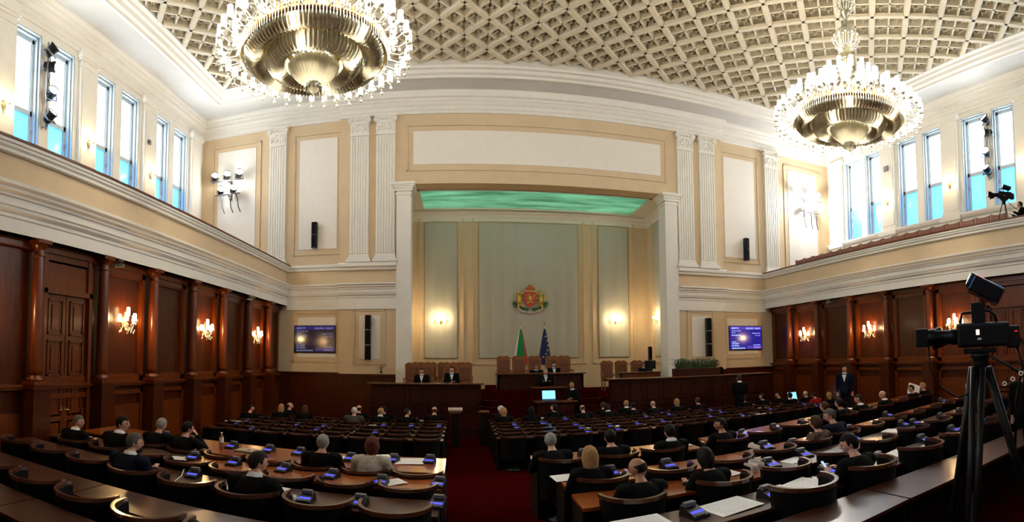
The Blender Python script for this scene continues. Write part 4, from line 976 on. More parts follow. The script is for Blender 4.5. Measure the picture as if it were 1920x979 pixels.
def console():
    root = thing('voting_console', '', 'console')
    b = MB(); vs = [(-.075, -.09, 0), (.075, -.09, 0), (.075, .09, 0), (-.075, .09, 0), (-.07, -.085, .022), (.07, -.085, .022), (.065, .085, .075), (-.065, .085, .075)]
    b.add(vs, [(0, 3, 2, 1), (4, 5, 6, 7), (0, 1, 5, 4), (1, 2, 6, 5), (2, 3, 7, 6), (3, 0, 4, 7)]); b.build('case', BPLAST, root)
    sl = lambda y: .022 + (y + .085) / .17 * .053
    b = MB(); b.add([(-.058, -.045, sl(-.045) + .002), (.058, -.045, sl(-.045) + .002), (.058, -.018, sl(-.018) + .002), (-.058, -.018, sl(-.018) + .002), (-.058, -.045, sl(-.045) - .003), (.058, -.045, sl(-.045) - .003), (.058, -.018, sl(-.018) - .003), (-.058, -.018, sl(-.018) - .003)], [(0, 1, 2, 3), (4, 7, 6, 5), (0, 4, 5, 1), (1, 5, 6, 2), (2, 6, 7, 3), (3, 7, 4, 0)]); b.build('display', DISP, root)
    b = MB(); b.bevbox(-.05, .05, .03, .08, .06, .095, .006); b.box(-.045, .045, -.078, -.06, sl(-.07), sl(-.07) + .004); b.build('speaker_grille', mat('console_grey_top', (.10, .10, .105), .5), root)
    return root
CH0, CO0 = tub_chair(), console(); used = {'c': False, 'k': False}
def place(kind, loc, rz, label, group, sc_=1.):
    src = CH0 if kind == 'c' else CO0
    o = src if not used[kind] else copy_tree(src); used[kind] = True
    o.location = loc; o.rotation_euler = (0, 0, rz); o.scale = (sc_,) * 3; o['label'] = label; o['group'] = group; return o
def desk_row(label, x0, x1, yfun, d0, d1, zf, zt, m, endl=True, endr=True, group='long curved desks'):
    """one continuous desk: x0..x1, rim line yfun(x), desk top from d0 to d1 beyond it"""
    root = thing('long_desk', label, 'desk', (0, 0, 0), 0, group); n = max(2, int((x1 - x0) / .8))
    pts = [(x0 + (x1 - x0) * i / n, yfun(x0 + (x1 - x0) * i / n)) for i in range(n + 1)]
    def strip(a, c, za, zb_):
        b = MB(); vs = []
        for x, y in pts: vs += [(x, y + a, za), (x, y + a, zb_), (x, y + c, zb_), (x, y + c, za)]
        fs = []
        for i in range(n):
            for q in range(4): fs.append((4 * i + q, 4 * i + 4 + q, 4 * i + 4 + (q + 1) % 4, 4 * i + (q + 1) % 4))
        return b.add(vs, fs + [(0, 1, 2, 3), (4 * n + 3, 4 * n + 2, 4 * n + 1, 4 * n)])
    strip(d0, d1, zt - .035, zt).build('desk_top', m, root)
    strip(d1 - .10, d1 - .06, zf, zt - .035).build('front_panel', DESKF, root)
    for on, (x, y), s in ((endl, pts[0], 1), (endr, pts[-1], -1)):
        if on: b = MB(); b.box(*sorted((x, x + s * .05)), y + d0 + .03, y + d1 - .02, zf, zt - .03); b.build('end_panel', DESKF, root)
    return root
RIMS, ROWN = [], {}
def row_near(side, k):
    if side == 'L':
        y0 = (6.50, 5.63, 4.62, 3.40, 2.40)[k]; return lambda x: y0 + (.09 if k == 0 else .085) * (-3.8 - x)
    y0 = (6.95, 5.70, 4.78, 3.70, 2.78)[k]
    sl = (.13, .12, .13, .14, .14)[k]; s2 = (.29, .24, .20, .15, .07)[k]
    return lambda x: y0 + (sl * (x + 1.4) if x < .8 else sl * 2.2 + s2 * (x - .8))
def slope(f, x): return math.atan((f(x + .05) - f(x - .05)) / .1)
near = {}
BN = {'L': 'left', 'R': 'right'}
for k in range(5):
    rown = ['front', 'second', 'third', 'fourth', 'rearmost'][k]
    f = row_near('L', k); d0, d1 = ((.42, 1.42) if k == 0 else (.42, .99))
    zt = ZP + .77
    if k == 0:
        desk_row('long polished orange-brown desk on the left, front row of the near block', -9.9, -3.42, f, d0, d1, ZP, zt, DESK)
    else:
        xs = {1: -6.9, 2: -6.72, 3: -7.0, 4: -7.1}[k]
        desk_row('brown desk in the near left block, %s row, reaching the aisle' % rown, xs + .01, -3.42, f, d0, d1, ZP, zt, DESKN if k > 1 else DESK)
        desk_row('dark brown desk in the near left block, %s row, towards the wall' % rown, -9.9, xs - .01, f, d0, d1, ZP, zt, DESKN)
    pitch = (.72, .75, .79, .80, .8)[k]; x0 = (-3.80, -3.84, -3.86, -4.30, -3.9)[k]; n = 8 if k < 4 else 7
    for i in range(n):
        if k == 4: break
        x = x0 - pitch * i
        if x < -9.6: continue
        c = place('c', (x, f(x), ZP), slope(f, x), 'black tub chair, near left block, %s row, %s seat from the aisle' % (rown, ORD[i]), 'tub chairs of the near blocks', min(1.06, pitch / .74)); near[('L', k, i)] = c
    f = row_near('R', k)
    d0, d1 = ((.42, 1.30) if k == 0 else ((.40, .97) if k < 4 else (.36, 1.0)))
    if k == 0:
        desk_row('short orange desk right of the aisle, front row of the near block', -2.12, .62, f, .42, 1.2, ZP, zt, DESK)
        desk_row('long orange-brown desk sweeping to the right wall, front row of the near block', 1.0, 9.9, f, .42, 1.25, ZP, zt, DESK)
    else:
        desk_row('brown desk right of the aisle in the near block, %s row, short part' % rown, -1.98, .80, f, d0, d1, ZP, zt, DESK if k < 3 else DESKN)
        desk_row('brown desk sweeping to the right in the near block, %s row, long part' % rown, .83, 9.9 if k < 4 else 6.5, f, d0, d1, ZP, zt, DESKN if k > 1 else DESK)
    xs = ([-1.72, -.9, -.1, 1.25, 2.15, 3.05, 3.95, 4.85, 5.75, 6.65, 7.55, 8.45, 9.3], [-1.5, -.55, .38, 1.30, 2.2, 3.05, 3.9, 4.8, 5.7, 6.6, 7.5, 8.4, 9.3], [-1.4, -.25, .72, 1.80, 2.85, 4.0, 5.0, 6.0, 7.0, 8.0, 9.0], [.15, 1.25, 2.45, 3.6, 4.7, 5.8, 6.9, 8.0, 9.0], [])[k]
    for i, x in enumerate(xs):
        c = place('c', (x, f(x), ZP), slope(f, x), 'black tub chair, near right block, %s row, %s seat from the aisle' % (rown, ORD[i]), 'tub chairs of the near blocks', 1.06 if k < 3 else 1.15); near[('R', k, i)] = c
# front blocks on the lower floor
ZDF = .77
def row_front(side, k):
    if side == 'L':
        y0 = 11.75 + .715 * k; return lambda x: y0 + .03 * (-3.7 - x)
    y0 = 12.15 + .70 * k; return lambda x: y0 + (.13 * (x + 1.4) if x < 1 else .312 + .16 * (x - 1))
far = {}
for side in 'LR':
    for k in range(6):
        f = row_front(side, k); rown = ORD[k] + ' from the cross aisle'
        if side == 'L': xa, xb, xs = -9.9, -3.62, [-4.02 - .78 * i for i in range(8)]
        else:
            xa = -2.35; xb = min(9.9, 1 + (16.3 - (12.15 + .70 * k) - .312) / .16); xs = [-1.9 + .84 * i for i in range(14) if -1.9 + .84 * i < xb - .3]
        desk_row('desk of the %s front block, row %s' % (BN[side], rown), xa, xb, f, .34, .66, 0, .76, DESKN, group='desks of the front blocks')
        for i, x in enumerate(xs):
            y = f(x)
            if y > 17.6: continue
            far[(side, k, i)] = place('c', (x, y, 0), slope(f, x), 'black tub chair, %s front block, row %s from cross aisle, seat %s' % (BN[side], ORD[k], ORD[i]), 'tub chairs of the front blocks', .98)
# back-of-row screens closing the front blocks towards the cross aisle
# end posts along the aisle
for side, x in (('L', -3.50), ('R', -2.5)):
    f = row_front(side, 5); p = thing('end_post', 'dark wooden post beside the aisle, front end of the %s block' % BN[side], 'post', (x + (.12 if side == 'L' else 0), f(x) + .5, 0))
    b = MB(); b.bevbox(-.11, .11, -.14, .14, 0, 1.0, .01); b.build('post', DESKF, p); b = MB(); b.bevbox(-.17, .17, -.17, .17, 1.0, 1.06, .015); b.build('cap', PDT, p)

# voting consoles
def seat_y(side, k, x): return row_near(side, k)(x)
cons = {('L', 0): [(308, 817), (354, 825), (434, 837), (503, 844), (560, 849), (657, 860), (736, 862), (805, 864)], ('L', 1): [(362, 858), (438, 868), (531, 880), (621, 892), (714, 904), (822, 908)], ('L', 2): [(362, 890), (573, 935), (672, 943), (820, 945)], ('L', 3): [(22, 812), (95, 826)],
        ('R', 0): [(1098, 852), (1246, 838), (1397, 813), (1455, 802), (1507, 793), (1663, 758), (1699, 750), (1712, 747), (1767, 738), (1785, 733), (1817, 755)], ('R', 1): [(1147, 888), (1254, 874), (1437, 838), (1508, 853 - 16), (1597, 806), (1664, 779), (1768, 752), (1910, 744)], ('R', 2): [(1342, 851), (1446, 872), (1508, 853), (1625, 790 + 0), (1597, 823), (1717, 794), (1768, 782), (1877, 775)], ('R', 3): [(1302, 962), (1444, 928), (1553, 886), (1655, 860), (1730, 825), (1836, 787), (1790, 807)]}
for (side, k), L in cons.items():
    f = row_near(side, k); L = sorted(L, key=lambda t: t[0] if side == 'R' else -t[0])
    for i, (px, py_) in enumerate(L):
        p = at(px, py_, z=ZP + .80 - H); lo, hi = (.55, 1.3) if k == 0 else (.52, .88)
        xx = min(max(p.x, -9.7), 9.7); yy = min(max(p.y, f(xx) + lo), f(xx) + hi)
        place('k', (xx, yy, ZP + .77), slope(f, xx) + random.uniform(-.2, .2), 'voting console with blue display, near %s block, %s desk, %s from aisle' % (BN[side], ['front', 'second', 'third', 'fourth'][k], ORD[i]), 'voting consoles on the near desks', (1.15 if side == 'L' else 1.2) if k == 0 else (1.15 if side == 'L' else 1.3))
rc = random.Random(11)
for side in 'LR':
    for k in range(6):
        f = row_front(side, k); i = 0
        for (s_, kk, ii), c in list(far.items()):
            if s_ == side and kk == k and rc.random() < .26:
                x = c.location.x + .2; o = place('k', (x, f(x) + .52, .76), slope(f, x), 'voting console, %s front block, desk %s from the cross aisle, at %s seat' % (BN[side], ORD[k], ORD[ii]), 'voting consoles on the front desks'); i += 1

# papers
def sheet(px, py_, wd, dp, rz, side, k, label, pile=False, z=None, zsurf=None):
    zs = zsurf if zsurf is not None else ZP + .772
    p = at(px, py_, z=zs - H)
    b = MB(); n = 5; vs = []; t = .012 if pile else .003
    for i in range(n + 1):
        x = -wd / 2 + wd * i / n; zz = .006 * math.sin(PI * i / n) + (.010 * (i / n) ** 3)
        vs += [(x, -dp / 2, zz), (x, dp / 2, zz), (x, dp / 2, zz + t), (x, -dp / 2, zz + t)]
    fs = [(4 * i + q, 4 * i + 4 + q, 4 * i + 4 + (q + 1) % 4, 4 * i + (q + 1) % 4) for i in range(n) for q in range(4)] + [(0, 1, 2, 3), (4 * n + 3, 4 * n + 2, 4 * n + 1, 4 * n)]
    b.add(vs, fs); bestd = None
    if zs > 1:
        cands = [(row_near('L' if p.x < -2.7 else 'R', kk), (.42, 1.3) if kk == 0 else (.42, .97)) for kk in range(5)]
    else: cands = [(row_front('L' if p.x < -2.9 else 'R', kk), (.34, .66)) for kk in range(6)]
    xx = max(-9.7, min(9.7, p.x))
    if xx < -2.7: xx = min(xx, -3.65)
    else: xx = max(xx, -2.0 if zs > 1 else -2.2)
    for fn, (lo, hi) in cands:
        m_ = min((hi - lo) / 2, dp / 2); y_ = max(fn(xx) + lo + m_, min(fn(xx) + hi - m_, p.y))
        if bestd is None or abs(y_ - p.y) < bestd: bestd = abs(y_ - p.y); p.y = p.y; yb = y_
    if zs <= 1 and p.y > 17: return None
    p = Vector((xx, yb, 0))
    o = b.build('paper', PAPER, None, (p.x, p.y, zs)); o.rotation_euler = (0, 0, rz); tag(o, label, 'paper'); return o
A4 = (.30, .42)
for (px, py_, wd, dp, rz, lb) in (
    (332, 860, .34, .24, .2, 'single white sheet beside a console, left block, second desk'), (397, 915, .42, .26, -.1, 'white sheet left of the dark-haired man reading'), (505, 917, .42, .30, -.3, 'printed pages right of the dark-haired man reading'),
    (614, 857, .26, .30, .3, 'narrow sheet just right of the grey-haired man'), (630, 859, .32, .28, -.2, 'wide white sheet between grey-haired man and brown-haired woman'), (712, 853, .22, .24, .7, 'tilted pale sheet on the stack near the aisle'), (769, 866, .42, .42, 0, 'large printed pad with yellow edge at the aisle end, left front desk'), (738, 905, .26, .26, .6, 'white sheet beside the console, left block second desk, near aisle'),
    (290, 817, .34, .3, .3, 'white sheet at the wall side of the left front desk'), 
    (1013, 860, .30, .30, -.1, 'white sheet on the aisle corner, right front desk'), (1070, 893, .50, .34, .1, 'big white printed sheet left of the blonde woman'), (1178, 889, .3, .22, .1, 'white sheet between blonde woman and balding man'), (1253, 842, .3, .2, .1, 'sheet beside the console, right front desk, short part'), (1288, 835, .12, .2, 0, 'small card at the end of the right front desk'),
    (1365, 819, .22, .2, .2, 'small sheet at the start of the long right front desk'), (1420, 812, .26, .2, .2, 'second small sheet on the long right front desk'), (1362, 889, .3, .3, .1, 'white sheet by the dark-haired woman, right block'), (1490, 864, .34, .26, .2, 'white sheet beside console, right block third desk'),
    (1185, 972, .55, .35, .1, 'large sheet at the bottom edge of the picture, right of aisle'), (1370, 950, .55, .42, .2, 'large open printed sheet at lower centre right, nearest desk'), (1505, 908, .50, .45, .3, 'big printed double page left of the man with phone'), (1465, 920, .26, .35, .1, 'sheet half hidden under the big double page'), (1625, 866, .34, .34, .3, 'printed sheet right of the dark-haired man with headset'),
    (1690, 850, .45, .38, .25, 'large pale sheet behind the nearest right desk'), (1740, 840, .30, .26, .3, 'smaller sheet beside the large pale one'), (1672, 808, .32, .40, .3, 'sheet under the console, right block'), (1648, 789, .36, .26, .2, 'white sheet right of the grey-haired man in navy'), (1497, 799, .3, .2, .2, 'sheet before the curly-haired woman'),
    (1530, 762, .36, .22, .2, 'white sheet at the far end of the orange desk'), (1735, 748, .36, .2, .2, 'white sheet on the long orange desk near the tripod'), (1705, 753, .3, .14, .2, 'sheet under two consoles on the orange desk'), (1775, 757, .4, .26, .2, 'sheet by a console left of the tripod'), (1753, 765, .28, .2, .2, 'small sheet by an empty chair left of the tripod'), (1855, 759, .5, .3, .2, 'large sheet seen through the tripod legs'), (1835, 800, .4, .3, .2, 'sheet behind the tripod leg'), (1860, 788, .3, .26, .2, 'sheet beside the console behind the tripod'), (1738, 791, .26, .2, .2, 'sheet on the second right desk')):
    sheet(px, py_, wd, dp, rz, None, None, 'white ' + lb if not lb.startswith(('white', 'single', 'large', 'big', 'narrow', 'wide', 'tilted', 'pale', 'small', 'printed', 'smaller', 'second')) else lb)
ri = 0
for (px, py_, wd, dp) in ((384, 787, .5, .2), (440, 792, .3, .2), (630, 789, .22, .14), (700, 797, .22, .14), (717, 801, .2, .12), (790, 789, .22, .16), (812, 786, .3, .16), (1018, 783, .3, .2), (1115, 772, .3, .2), (1150, 798, .3, .2), (1097, 803, .22, .14), (1402, 760, .3, .2), (1432, 764, .5, .34), (1450, 776, .4, .3), (1412, 777, .4, .26), (1485, 756, .3, .2), (1467, 766, .3, .2), (1390, 756, .3, .18), (1455, 748, .3, .18)):
    ri += 1; o = sheet(px, py_, wd, dp, .15, None, None, 'small white sheet on the front blocks, %s from the left' % ORD[ri - 1], zsurf=.765); 
    if o: o['group'] = 'papers on the front desks'

# objects on desks
def on_desk(px, py_, zs=None): return at(px, py_, z=(zs or ZP + .77) - H) + Vector((0, 0, 0))
p = on_desk(415, 842); root = thing('water_bottle', 'clear water bottle with white label on the left front desk', 'bottle', (p.x, p.y, ZP + .771), 0)
PET = mat('bottle_plastic', (.35, .18, .08), .1, spec=.8, trans=.5); b = MB(); b.lathe([(0, 0), (.034, 0), (.036, .02), (.033, .10), (.036, .17), (.03, .21), (.014, .235), (.014, .25), (0, .25)], 16); b.build('body', PET, root)
b = MB(); b.lathe([(.0372, .11), (.0372, .19)], 16); b.build('bottle_label', PANELW, root); b = MB(); b.lathe([(0, .25), (.016, .25), (.016, .27), (0, .27)], 12); b.build('cap', PANELW, root)
p = on_desk(467, 847); laptop('closed grey-brown laptop with round mark on the left front desk', (p.x, p.y, ZP + .771), -.1, 1.15, False)
p = on_desk(712, 864)
for i in range(4):
    b = MB(); b.bevbox(-.15 + .01 * i, .15, -.11, .11 - .01 * i, 0, .018, .003); o = b.build('folder', [mat('folder_brown', (.20, .11, .05), .6), PANELW, mat('folder_blue_grey', (.2, .22, .26), .6), PANELW][i], None, (p.x, p.y, ZP + .771 + .019 * i)); o.rotation_euler = (0, 0, .1 * i)
    tag(o, 'thin folder in the small stack beside the brown-haired woman, %s from bottom' % ORD[i], 'folder', 'stacked folders')
p = on_desk(549, 942); root = thing('cup', 'small white cup on the third left desk beside a console', 'cup', (p.x, p.y, ZP + .771)); b = MB(); b.lathe([(0, 0), (.025, 0), (.038, .07), (.035, .07), (.024, .008), (0, .008)], 16); b.build('bowl', PANELW, root); b = MB(); b.tube([(.033, 0, .055), (.055, 0, .05), (.05, 0, .025), (.03, 0, .02)], .005, 6); b.build('handle', PANELW, root)
def cable(label, pts, m, r=.006):
    b = MB(); P = [at(x, y, z=ZP + .79 - H) for x, y in pts]; b.tube(P, r, 6); tag(b.build('cable', m), label, 'cable')
cable('white cable looping from a console on the left third desk', [(345, 880), (340, 893), (330, 900), (328, 903)], PANELW)
CLOTH = mat('beige_cloth', (.55, .47, .40), .9, var=.1, scale=6, bump=.5, bscale=30)
def drape(label, x, y, z, rz, w0=.25, h=.45):
    b = MB(); n, K = 12, 10; vs = []
    for k in range(K + 1):
        for i in range(n + 1):
            t = k / K; s = i / n * 2 - 1; vs.append((s * w0 * (1 - .4 * t) + .03 * math.sin(5 * t + 3 * s), -.06 * math.sin(8 * s + 2 * t) * (.4 + t) - .10 * (t > .15) , .02 - h * t ** 1.3))
    fs = [(k * (n + 1) + i, k * (n + 1) + i + 1, (k + 1) * (n + 1) + i + 1, (k + 1) * (n + 1) + i) for k in range(K) for i in range(n)]
    o = b.add(vs, fs, True).build('scarf', CLOTH, None, (x, y, z)); o.rotation_euler = (0, 0, rz); md = o.modifiers.new('s', 'SOLIDIFY'); md.thickness = .015; tag(o, label, 'scarf')
p = at(1408, 835, z=ZP + .87 - H); drape('pale beige scarf hanging between chairs, upper one, right block', p.x, p.y, ZP + .87, .9, .14, .35)
p = at(1412, 865, z=ZP + .87 - H); drape('crumpled pale beige scarf spilling between chairs, lower one, right block', p.x, p.y, ZP + .87, .6, .22, .35)
p = at(862, 786, z=1.06 - H); 
b = MB(); b.tube([(-.22, 0, .06), (.22, 0, .06)], .06, 14); o = b.build('rolled_paper', CLOTH, None, (-3.38, row_front('L', 5)(-3.5) + .5, 1.06)); tag(o, 'pale rolled paper lying on the post beside the aisle', 'roll')
laptop('open laptop with bright cyan screen among the right front desks', (at(1500, 752, z=.77 - H).x, row_front('R', 4)(5.5) + .5, .762), 0.1, 1.5)
# smartphone later with the man holding it
#@@PART4
# ================================================================== PEOPLE
def apply_mods(ob):
    dg = bpy.context.evaluated_depsgraph_get(); dg.update(); me = bpy.data.meshes.new_from_object(ob.evaluated_get(dg)); return me
def temp_obj(me): o = bpy.data.objects.new('tmp', me); C.objects.link(o); return o
def kill(o):
    me = o.data; bpy.data.objects.remove(o)
def skin_mesh(J, E, root, sub=1):
    names = list(J); idx = {n: i for i, n in enumerate(names)}
    me = bpy.data.meshes.new('sk'); me.from_pydata([J[n][0] for n in names], [(idx[a], idx[b]) for a, b in E], [])
    o = temp_obj(me); o.modifiers.new('skin', 'SKIN').use_smooth_shade = True
    for n in names:
        d = me.skin_vertices[0].data[idx[n]]; r = J[n][1]; d.radius = r if isinstance(r, tuple) else (r, r); d.use_root = (n == root)
    if sub: m = o.modifiers.new('sub', 'SUBSURF'); m.levels = sub; m.render_levels = sub
    out = apply_mods(o); kill(o); return out
def remesh(me, vox, smooth=2):
    o = temp_obj(me); m = o.modifiers.new('r', 'REMESH'); m.mode = 'VOXEL'; m.voxel_size = vox; m.use_smooth_shade = True
    if smooth: s = o.modifiers.new('s', 'SMOOTH'); s.iterations = smooth; s.factor = .5
    out = apply_mods(o); kill(o)
    out.polygons.foreach_set('use_smooth', [True] * len(out.polygons)); return out
def join(ms):
    bm = bmesh.new()
    for m in ms: bm.from_mesh(m)
    me = bpy.data.meshes.new('j'); bm.to_mesh(me); bm.free(); return me
def gauss(d, c, s): return math.exp(-((d - Vector(c).normalized()).length / s) ** 2)
def head_point(d, hair=0.):
    """d unit direction (face towards +y) -> point on the head"""
    x = .079 * d.x; y = .098 * d.y; z = .114 * d.z
    if d.z < 0: k = 1 - .30 * (-d.z) ** 1.3; x *= k; y = y * (1 - .12 * (-d.z)) if d.y < 0 else y
    if d.y > 0: x *= 1 - .06 * d.y; y *= .96
    if d.z > .2 and d.y < 0: y *= 1.05
    y += .024 * gauss(d, (0, 1, -.12), .16) + .012 * gauss(d, (0, 1, .05), .16)          # nose and bridge
    y -= .010 * (gauss(d, (.36, 1, .12), .17) + gauss(d, (-.36, 1, .12), .17))            # eye sockets
    y += .008 * gauss(d, (0, 1, -.85), .3) + .006 * gauss(d, (0, 1, -.48), .14) + .006 * gauss(d, (0, 1, .32), .35)
    x += .004 * math.copysign(gauss(Vector((abs(d.x), d.y, d.z)), (.8, .7, -.15), .3), d.x)
    return Vector((x, y, z))
def head_mesh(M):
    bm = bmesh.new(); bmesh.ops.create_icosphere(bm, subdivisions=5, radius=1)
    for v in bm.verts: v.co = head_point(v.co.normalized())
    for s in (-1, 1):
        r = bmesh.ops.create_icosphere(bm, subdivisions=2, radius=1)
        for v in r['verts']: v.co = Vector((s * .077 + v.co.x * .009, -.008 + v.co.y * .018, -.005 + v.co.z * .031))
    bm.transform(M); me = bpy.data.meshes.new('h'); bm.to_mesh(me); bm.free(); return me
def hair_mesh(style, M):
    bm = bmesh.new(); bmesh.ops.create_icosphere(bm, subdivisions=4, radius=1); kill_ = []
    for v in bm.verts:
        d = v.co.normalized(); face = d.y
        if style == 'bald': keep = (-.55 < d.z < .35 and d.y < .15)
        else:
            line = .42 if face > .35 else (-.25 if face > -.1 else -.75); keep = d.z > line - .6 * (1 if style in ('long', 'bob') and face < .35 else 0)
        p = head_point(Vector((d.x, min(d.y, .8), d.z)).normalized() if style != 'x' else d)
        k = {'short': 1.07, 'bald': 1.035, 'long': 1.14, 'bob': 1.16, 'curly': 1.22}[style]
        p = p * k + Vector((0, -.004, .006)); p += d * (.010 if style == 'curly' else .0035) * noise.noise(d * (9 if style != 'curly' else 7))
        if style == 'long' and d.y < .25 and d.z < .1: p.z = p.z - (.1 - d.z) * .20; p.x *= 1.12; p.y = min(p.y, .02)
        if style == 'bob' and d.y < .3 and d.z < .1: p.z = p.z - (.1 - d.z) * .07; p.x *= 1.1
        v.co = p
        if not keep: kill_.append(v)
    bmesh.ops.delete(bm, geom=kill_, context='VERTS')
    r = bmesh.ops.solidify(bm, geom=bm.faces[:], thickness=.012)
    bm.transform(M); me = bpy.data.meshes.new('hair'); bm.to_mesh(me); bm.free(); me.polygons.foreach_set('use_smooth', [True] * len(me.polygons)); return me
def hand_parts(J, E, w, e, s, tag_, grip=0.):
    """palm and five separate bent fingers; w wrist, e elbow, s = -1 left / 1 right"""
    d = (w - e).normalized(); up = Vector((0, 0, 1)); side = d.cross(up).normalized() * s; nrm = side.cross(d).normalized()
    if nrm.z < 0: nrm = -nrm
    palm = w + d * .05; J[tag_ + 'p'] = (tuple(palm), (.026, .014)); E.append((tag_ + 'w', tag_ + 'p'))
    inner = -side
    for i, (off, L) in enumerate(((-.027, .068), (-.009, .078), (.009, .073), (.026, .058))):
        a = palm + side * (-off) * 1 + d * .035; b_ = a + d * L * .5 - nrm * (.008 + grip * .02); c = b_ + d * L * .4 * (1 - grip) - nrm * (.018 + grip * .03)
        for n_, p_, r_ in (('a', a, .0095), ('b', b_, .0085), ('c', c, .007)): J[tag_ + 'f%d%s' % (i, n_)] = (tuple(p_), r_)
        E += [(tag_ + 'p', tag_ + 'f%da' % i), (tag_ + 'f%da' % i, tag_ + 'f%db' % i), (tag_ + 'f%db' % i, tag_ + 'f%dc' % i)]
    a = w + d * .03 + inner * .028; b_ = a + d * .03 + inner * .022 - nrm * .006; c = b_ + d * .028 + inner * .004 - nrm * .008
    for n_, p_, r_ in (('a', a, .011), ('b', b_, .0095), ('c', c, .008)): J[tag_ + 't%s' % n_] = (tuple(p_), r_)
    E += [(tag_ + 'w', tag_ + 'ta'), (tag_ + 'ta', tag_ + 'tb'), (tag_ + 'tb', tag_ + 'tc')]
def person_meshes(lean=0., hyaw=0., hpitch=0., arms='desk', stand=False, fine=False, female=False):
    """figure facing +y, pelvis above the origin (floor level).  returns dict of meshes and the head matrix"""
    sw = .175 if female else .20
    zp = .90 if stand else .50; up = lambda h: Vector((0, math.sin(lean) * h, zp + math.cos(lean) * h))
    waist, chest, shm, nk = up(.18), up(.36), up(.50), up(.56); neck2 = nk + Vector((0, .02 + .05 * math.sin(lean), .03))
    hc = neck2 + Vector((0, .022 + .06 * math.sin(hpitch), .105))
    HM = Matrix.Translation(hc) @ Matrix.Rotation(hyaw, 4, 'Z') @ Matrix.Rotation(-hpitch, 4, 'X')
    Sh = {s: up(.485) + Vector((s * sw, 0, 0)) for s in (-1, 1)}
    if arms == 'desk': El = {s: Vector((s * (sw + .07), Sh[s].y + .10, zp + .24)) for s in (-1, 1)}; Wr = {s: Vector((s * .13, Sh[s].y + .33, zp + .33)) for s in (-1, 1)}
    elif arms == 'down': El = {s: Sh[s] + Vector((s * .06, -.03, -.29)) for s in (-1, 1)}; Wr = {s: El[s] + Vector((-s * .01, .06, -.25)) for s in (-1, 1)}
    elif arms == 'face': El = {-1: Vector((-sw - .07, Sh[-1].y + .10, zp + .24)), 1: Vector((sw + .05, Sh[1].y + .22, zp + .33))}; Wr = {-1: Vector((-.10, Sh[-1].y + .33, zp + .33)), 1: hc + Vector((.10, .10, -.10))}
    elif arms == 'phone': El = {-1: Vector((-sw - .10, Sh[-1].y + .06, zp + .22)), 1: Vector((sw + .07, Sh[1].y + .10, zp + .24))}; Wr = {-1: Vector((-.20, Sh[-1].y + .24, zp + .36)), 1: Vector((.13, Sh[1].y + .33, zp + .33))}
    elif arms == 'cross': El = {s: Vector((s * (sw + .06), Sh[s].y + .04, zp + .22)) for s in (-1, 1)}; Wr = {s: Vector((-s * .02, Sh[s].y + .20, zp + .22 + s * .02)) for s in (-1, 1)}
    elif arms == 'camera': El = {s: Sh[s] + Vector((s * .06, .12, -.22)) for s in (-1, 1)}; Wr = {s: El[s] + Vector((-s * .04, .22, .12)) for s in (-1, 1)}
    Hp = {s: Vector((s * .09, .02, zp - .02)) for s in (-1, 1)}
    if stand: Kn = {s: Vector((s * .10, .03, .49)) for s in (-1, 1)}; An = {s: Vector((s * .11, -.02, .08)) for s in (-1, 1)}
    else: Kn = {s: Vector((s * .12, .43, zp + .0)) for s in (-1, 1)}; An = {s: Vector((s * .12, .42, .09)) for s in (-1, 1)}
    To = {s: An[s] + Vector((0, .15, -.045)) for s in (-1, 1)}
    J = {'pel': ((0, 0, zp), (.13, .09)), 'wai': (tuple(waist), (.12, .085)), 'che': (tuple(chest), (.13, .09)), 'shm': (tuple(shm - Vector((0, 0, .02))), (.09, .07)), 'nk': (tuple(nk), .058), 'nk2': (tuple(neck2), .052), 'hd': (tuple(hc), .05)}
    E = [('pel', 'wai'), ('wai', 'che'), ('che', 'shm'), ('shm', 'nk'), ('nk', 'nk2'), ('nk2', 'hd')]
    for s in (-1, 1):
        t = 'l' if s < 0 else 'r'
        J[t + 's'] = (tuple(Sh[s]), .055); J[t + 'e'] = (tuple(El[s]), .040); J[t + 'w'] = (tuple(Wr[s]), (.028, .022)); E += [('shm', t + 's'), (t + 's', t + 'e'), (t + 'e', t + 'w')]
        hand_parts(J, E, Wr[s], El[s], s, t, .5 if arms in ('phone', 'face', 'camera') else .15)
        J[t + 'h'] = (tuple(Hp[s]), .085); J[t + 'k'] = (tuple(Kn[s]), .058); J[t + 'a'] = (tuple(An[s]), .038); J[t + 't'] = (tuple(To[s]), .032); E += [('pel', t + 'h'), (t + 'h', t + 'k'), (t + 'k', t + 'a'), (t + 'a', t + 't')]
    body = remesh(join([skin_mesh(J, E, 'pel'), head_mesh(HM)]), .0075 if fine else .011, 1)
    # jacket: lofted torso and sleeves merged into one surface
    jb = MB(); zax = Vector((0, -math.sin(0), 1)); ax = (up(1.) - up(0.)).normalized()
    def ringloft(rings, n=24):
        vs = []; 
        for (c, rx, ry) in rings:
            fw = Vector((1, 0, 0)).cross(ax) * -1
            for i in range(n): t = 2 * PI * i / n; vs.append(Vector(c) + Vector((rx * math.cos(t), 0, 0)) + fw * (ry * math.sin(t)))
        k = len(rings); fs = [(q * n + i, q * n + (i + 1) % n, (q + 1) * n + (i + 1) % n, (q + 1) * n + i) for q in range(k - 1) for i in range(n)]
        jb.add(vs, fs + [tuple(range(n))[::-1], tuple(range((k - 1) * n, k * n))], True)
    kf = .9 if female else 1.
    ringloft([(up(-.06), .185 * kf, .150), (up(.06), .180 * kf, .145), (up(.18), .172 * kf, .138), (up(.30), .190 * kf, .148), (up(.40), .200 * kf, .145), (up(.47), .190 * kf, .125), (up(.515), .150 * kf, .105), (nk + Vector((0, -.005, -.004)), .080, .075)])
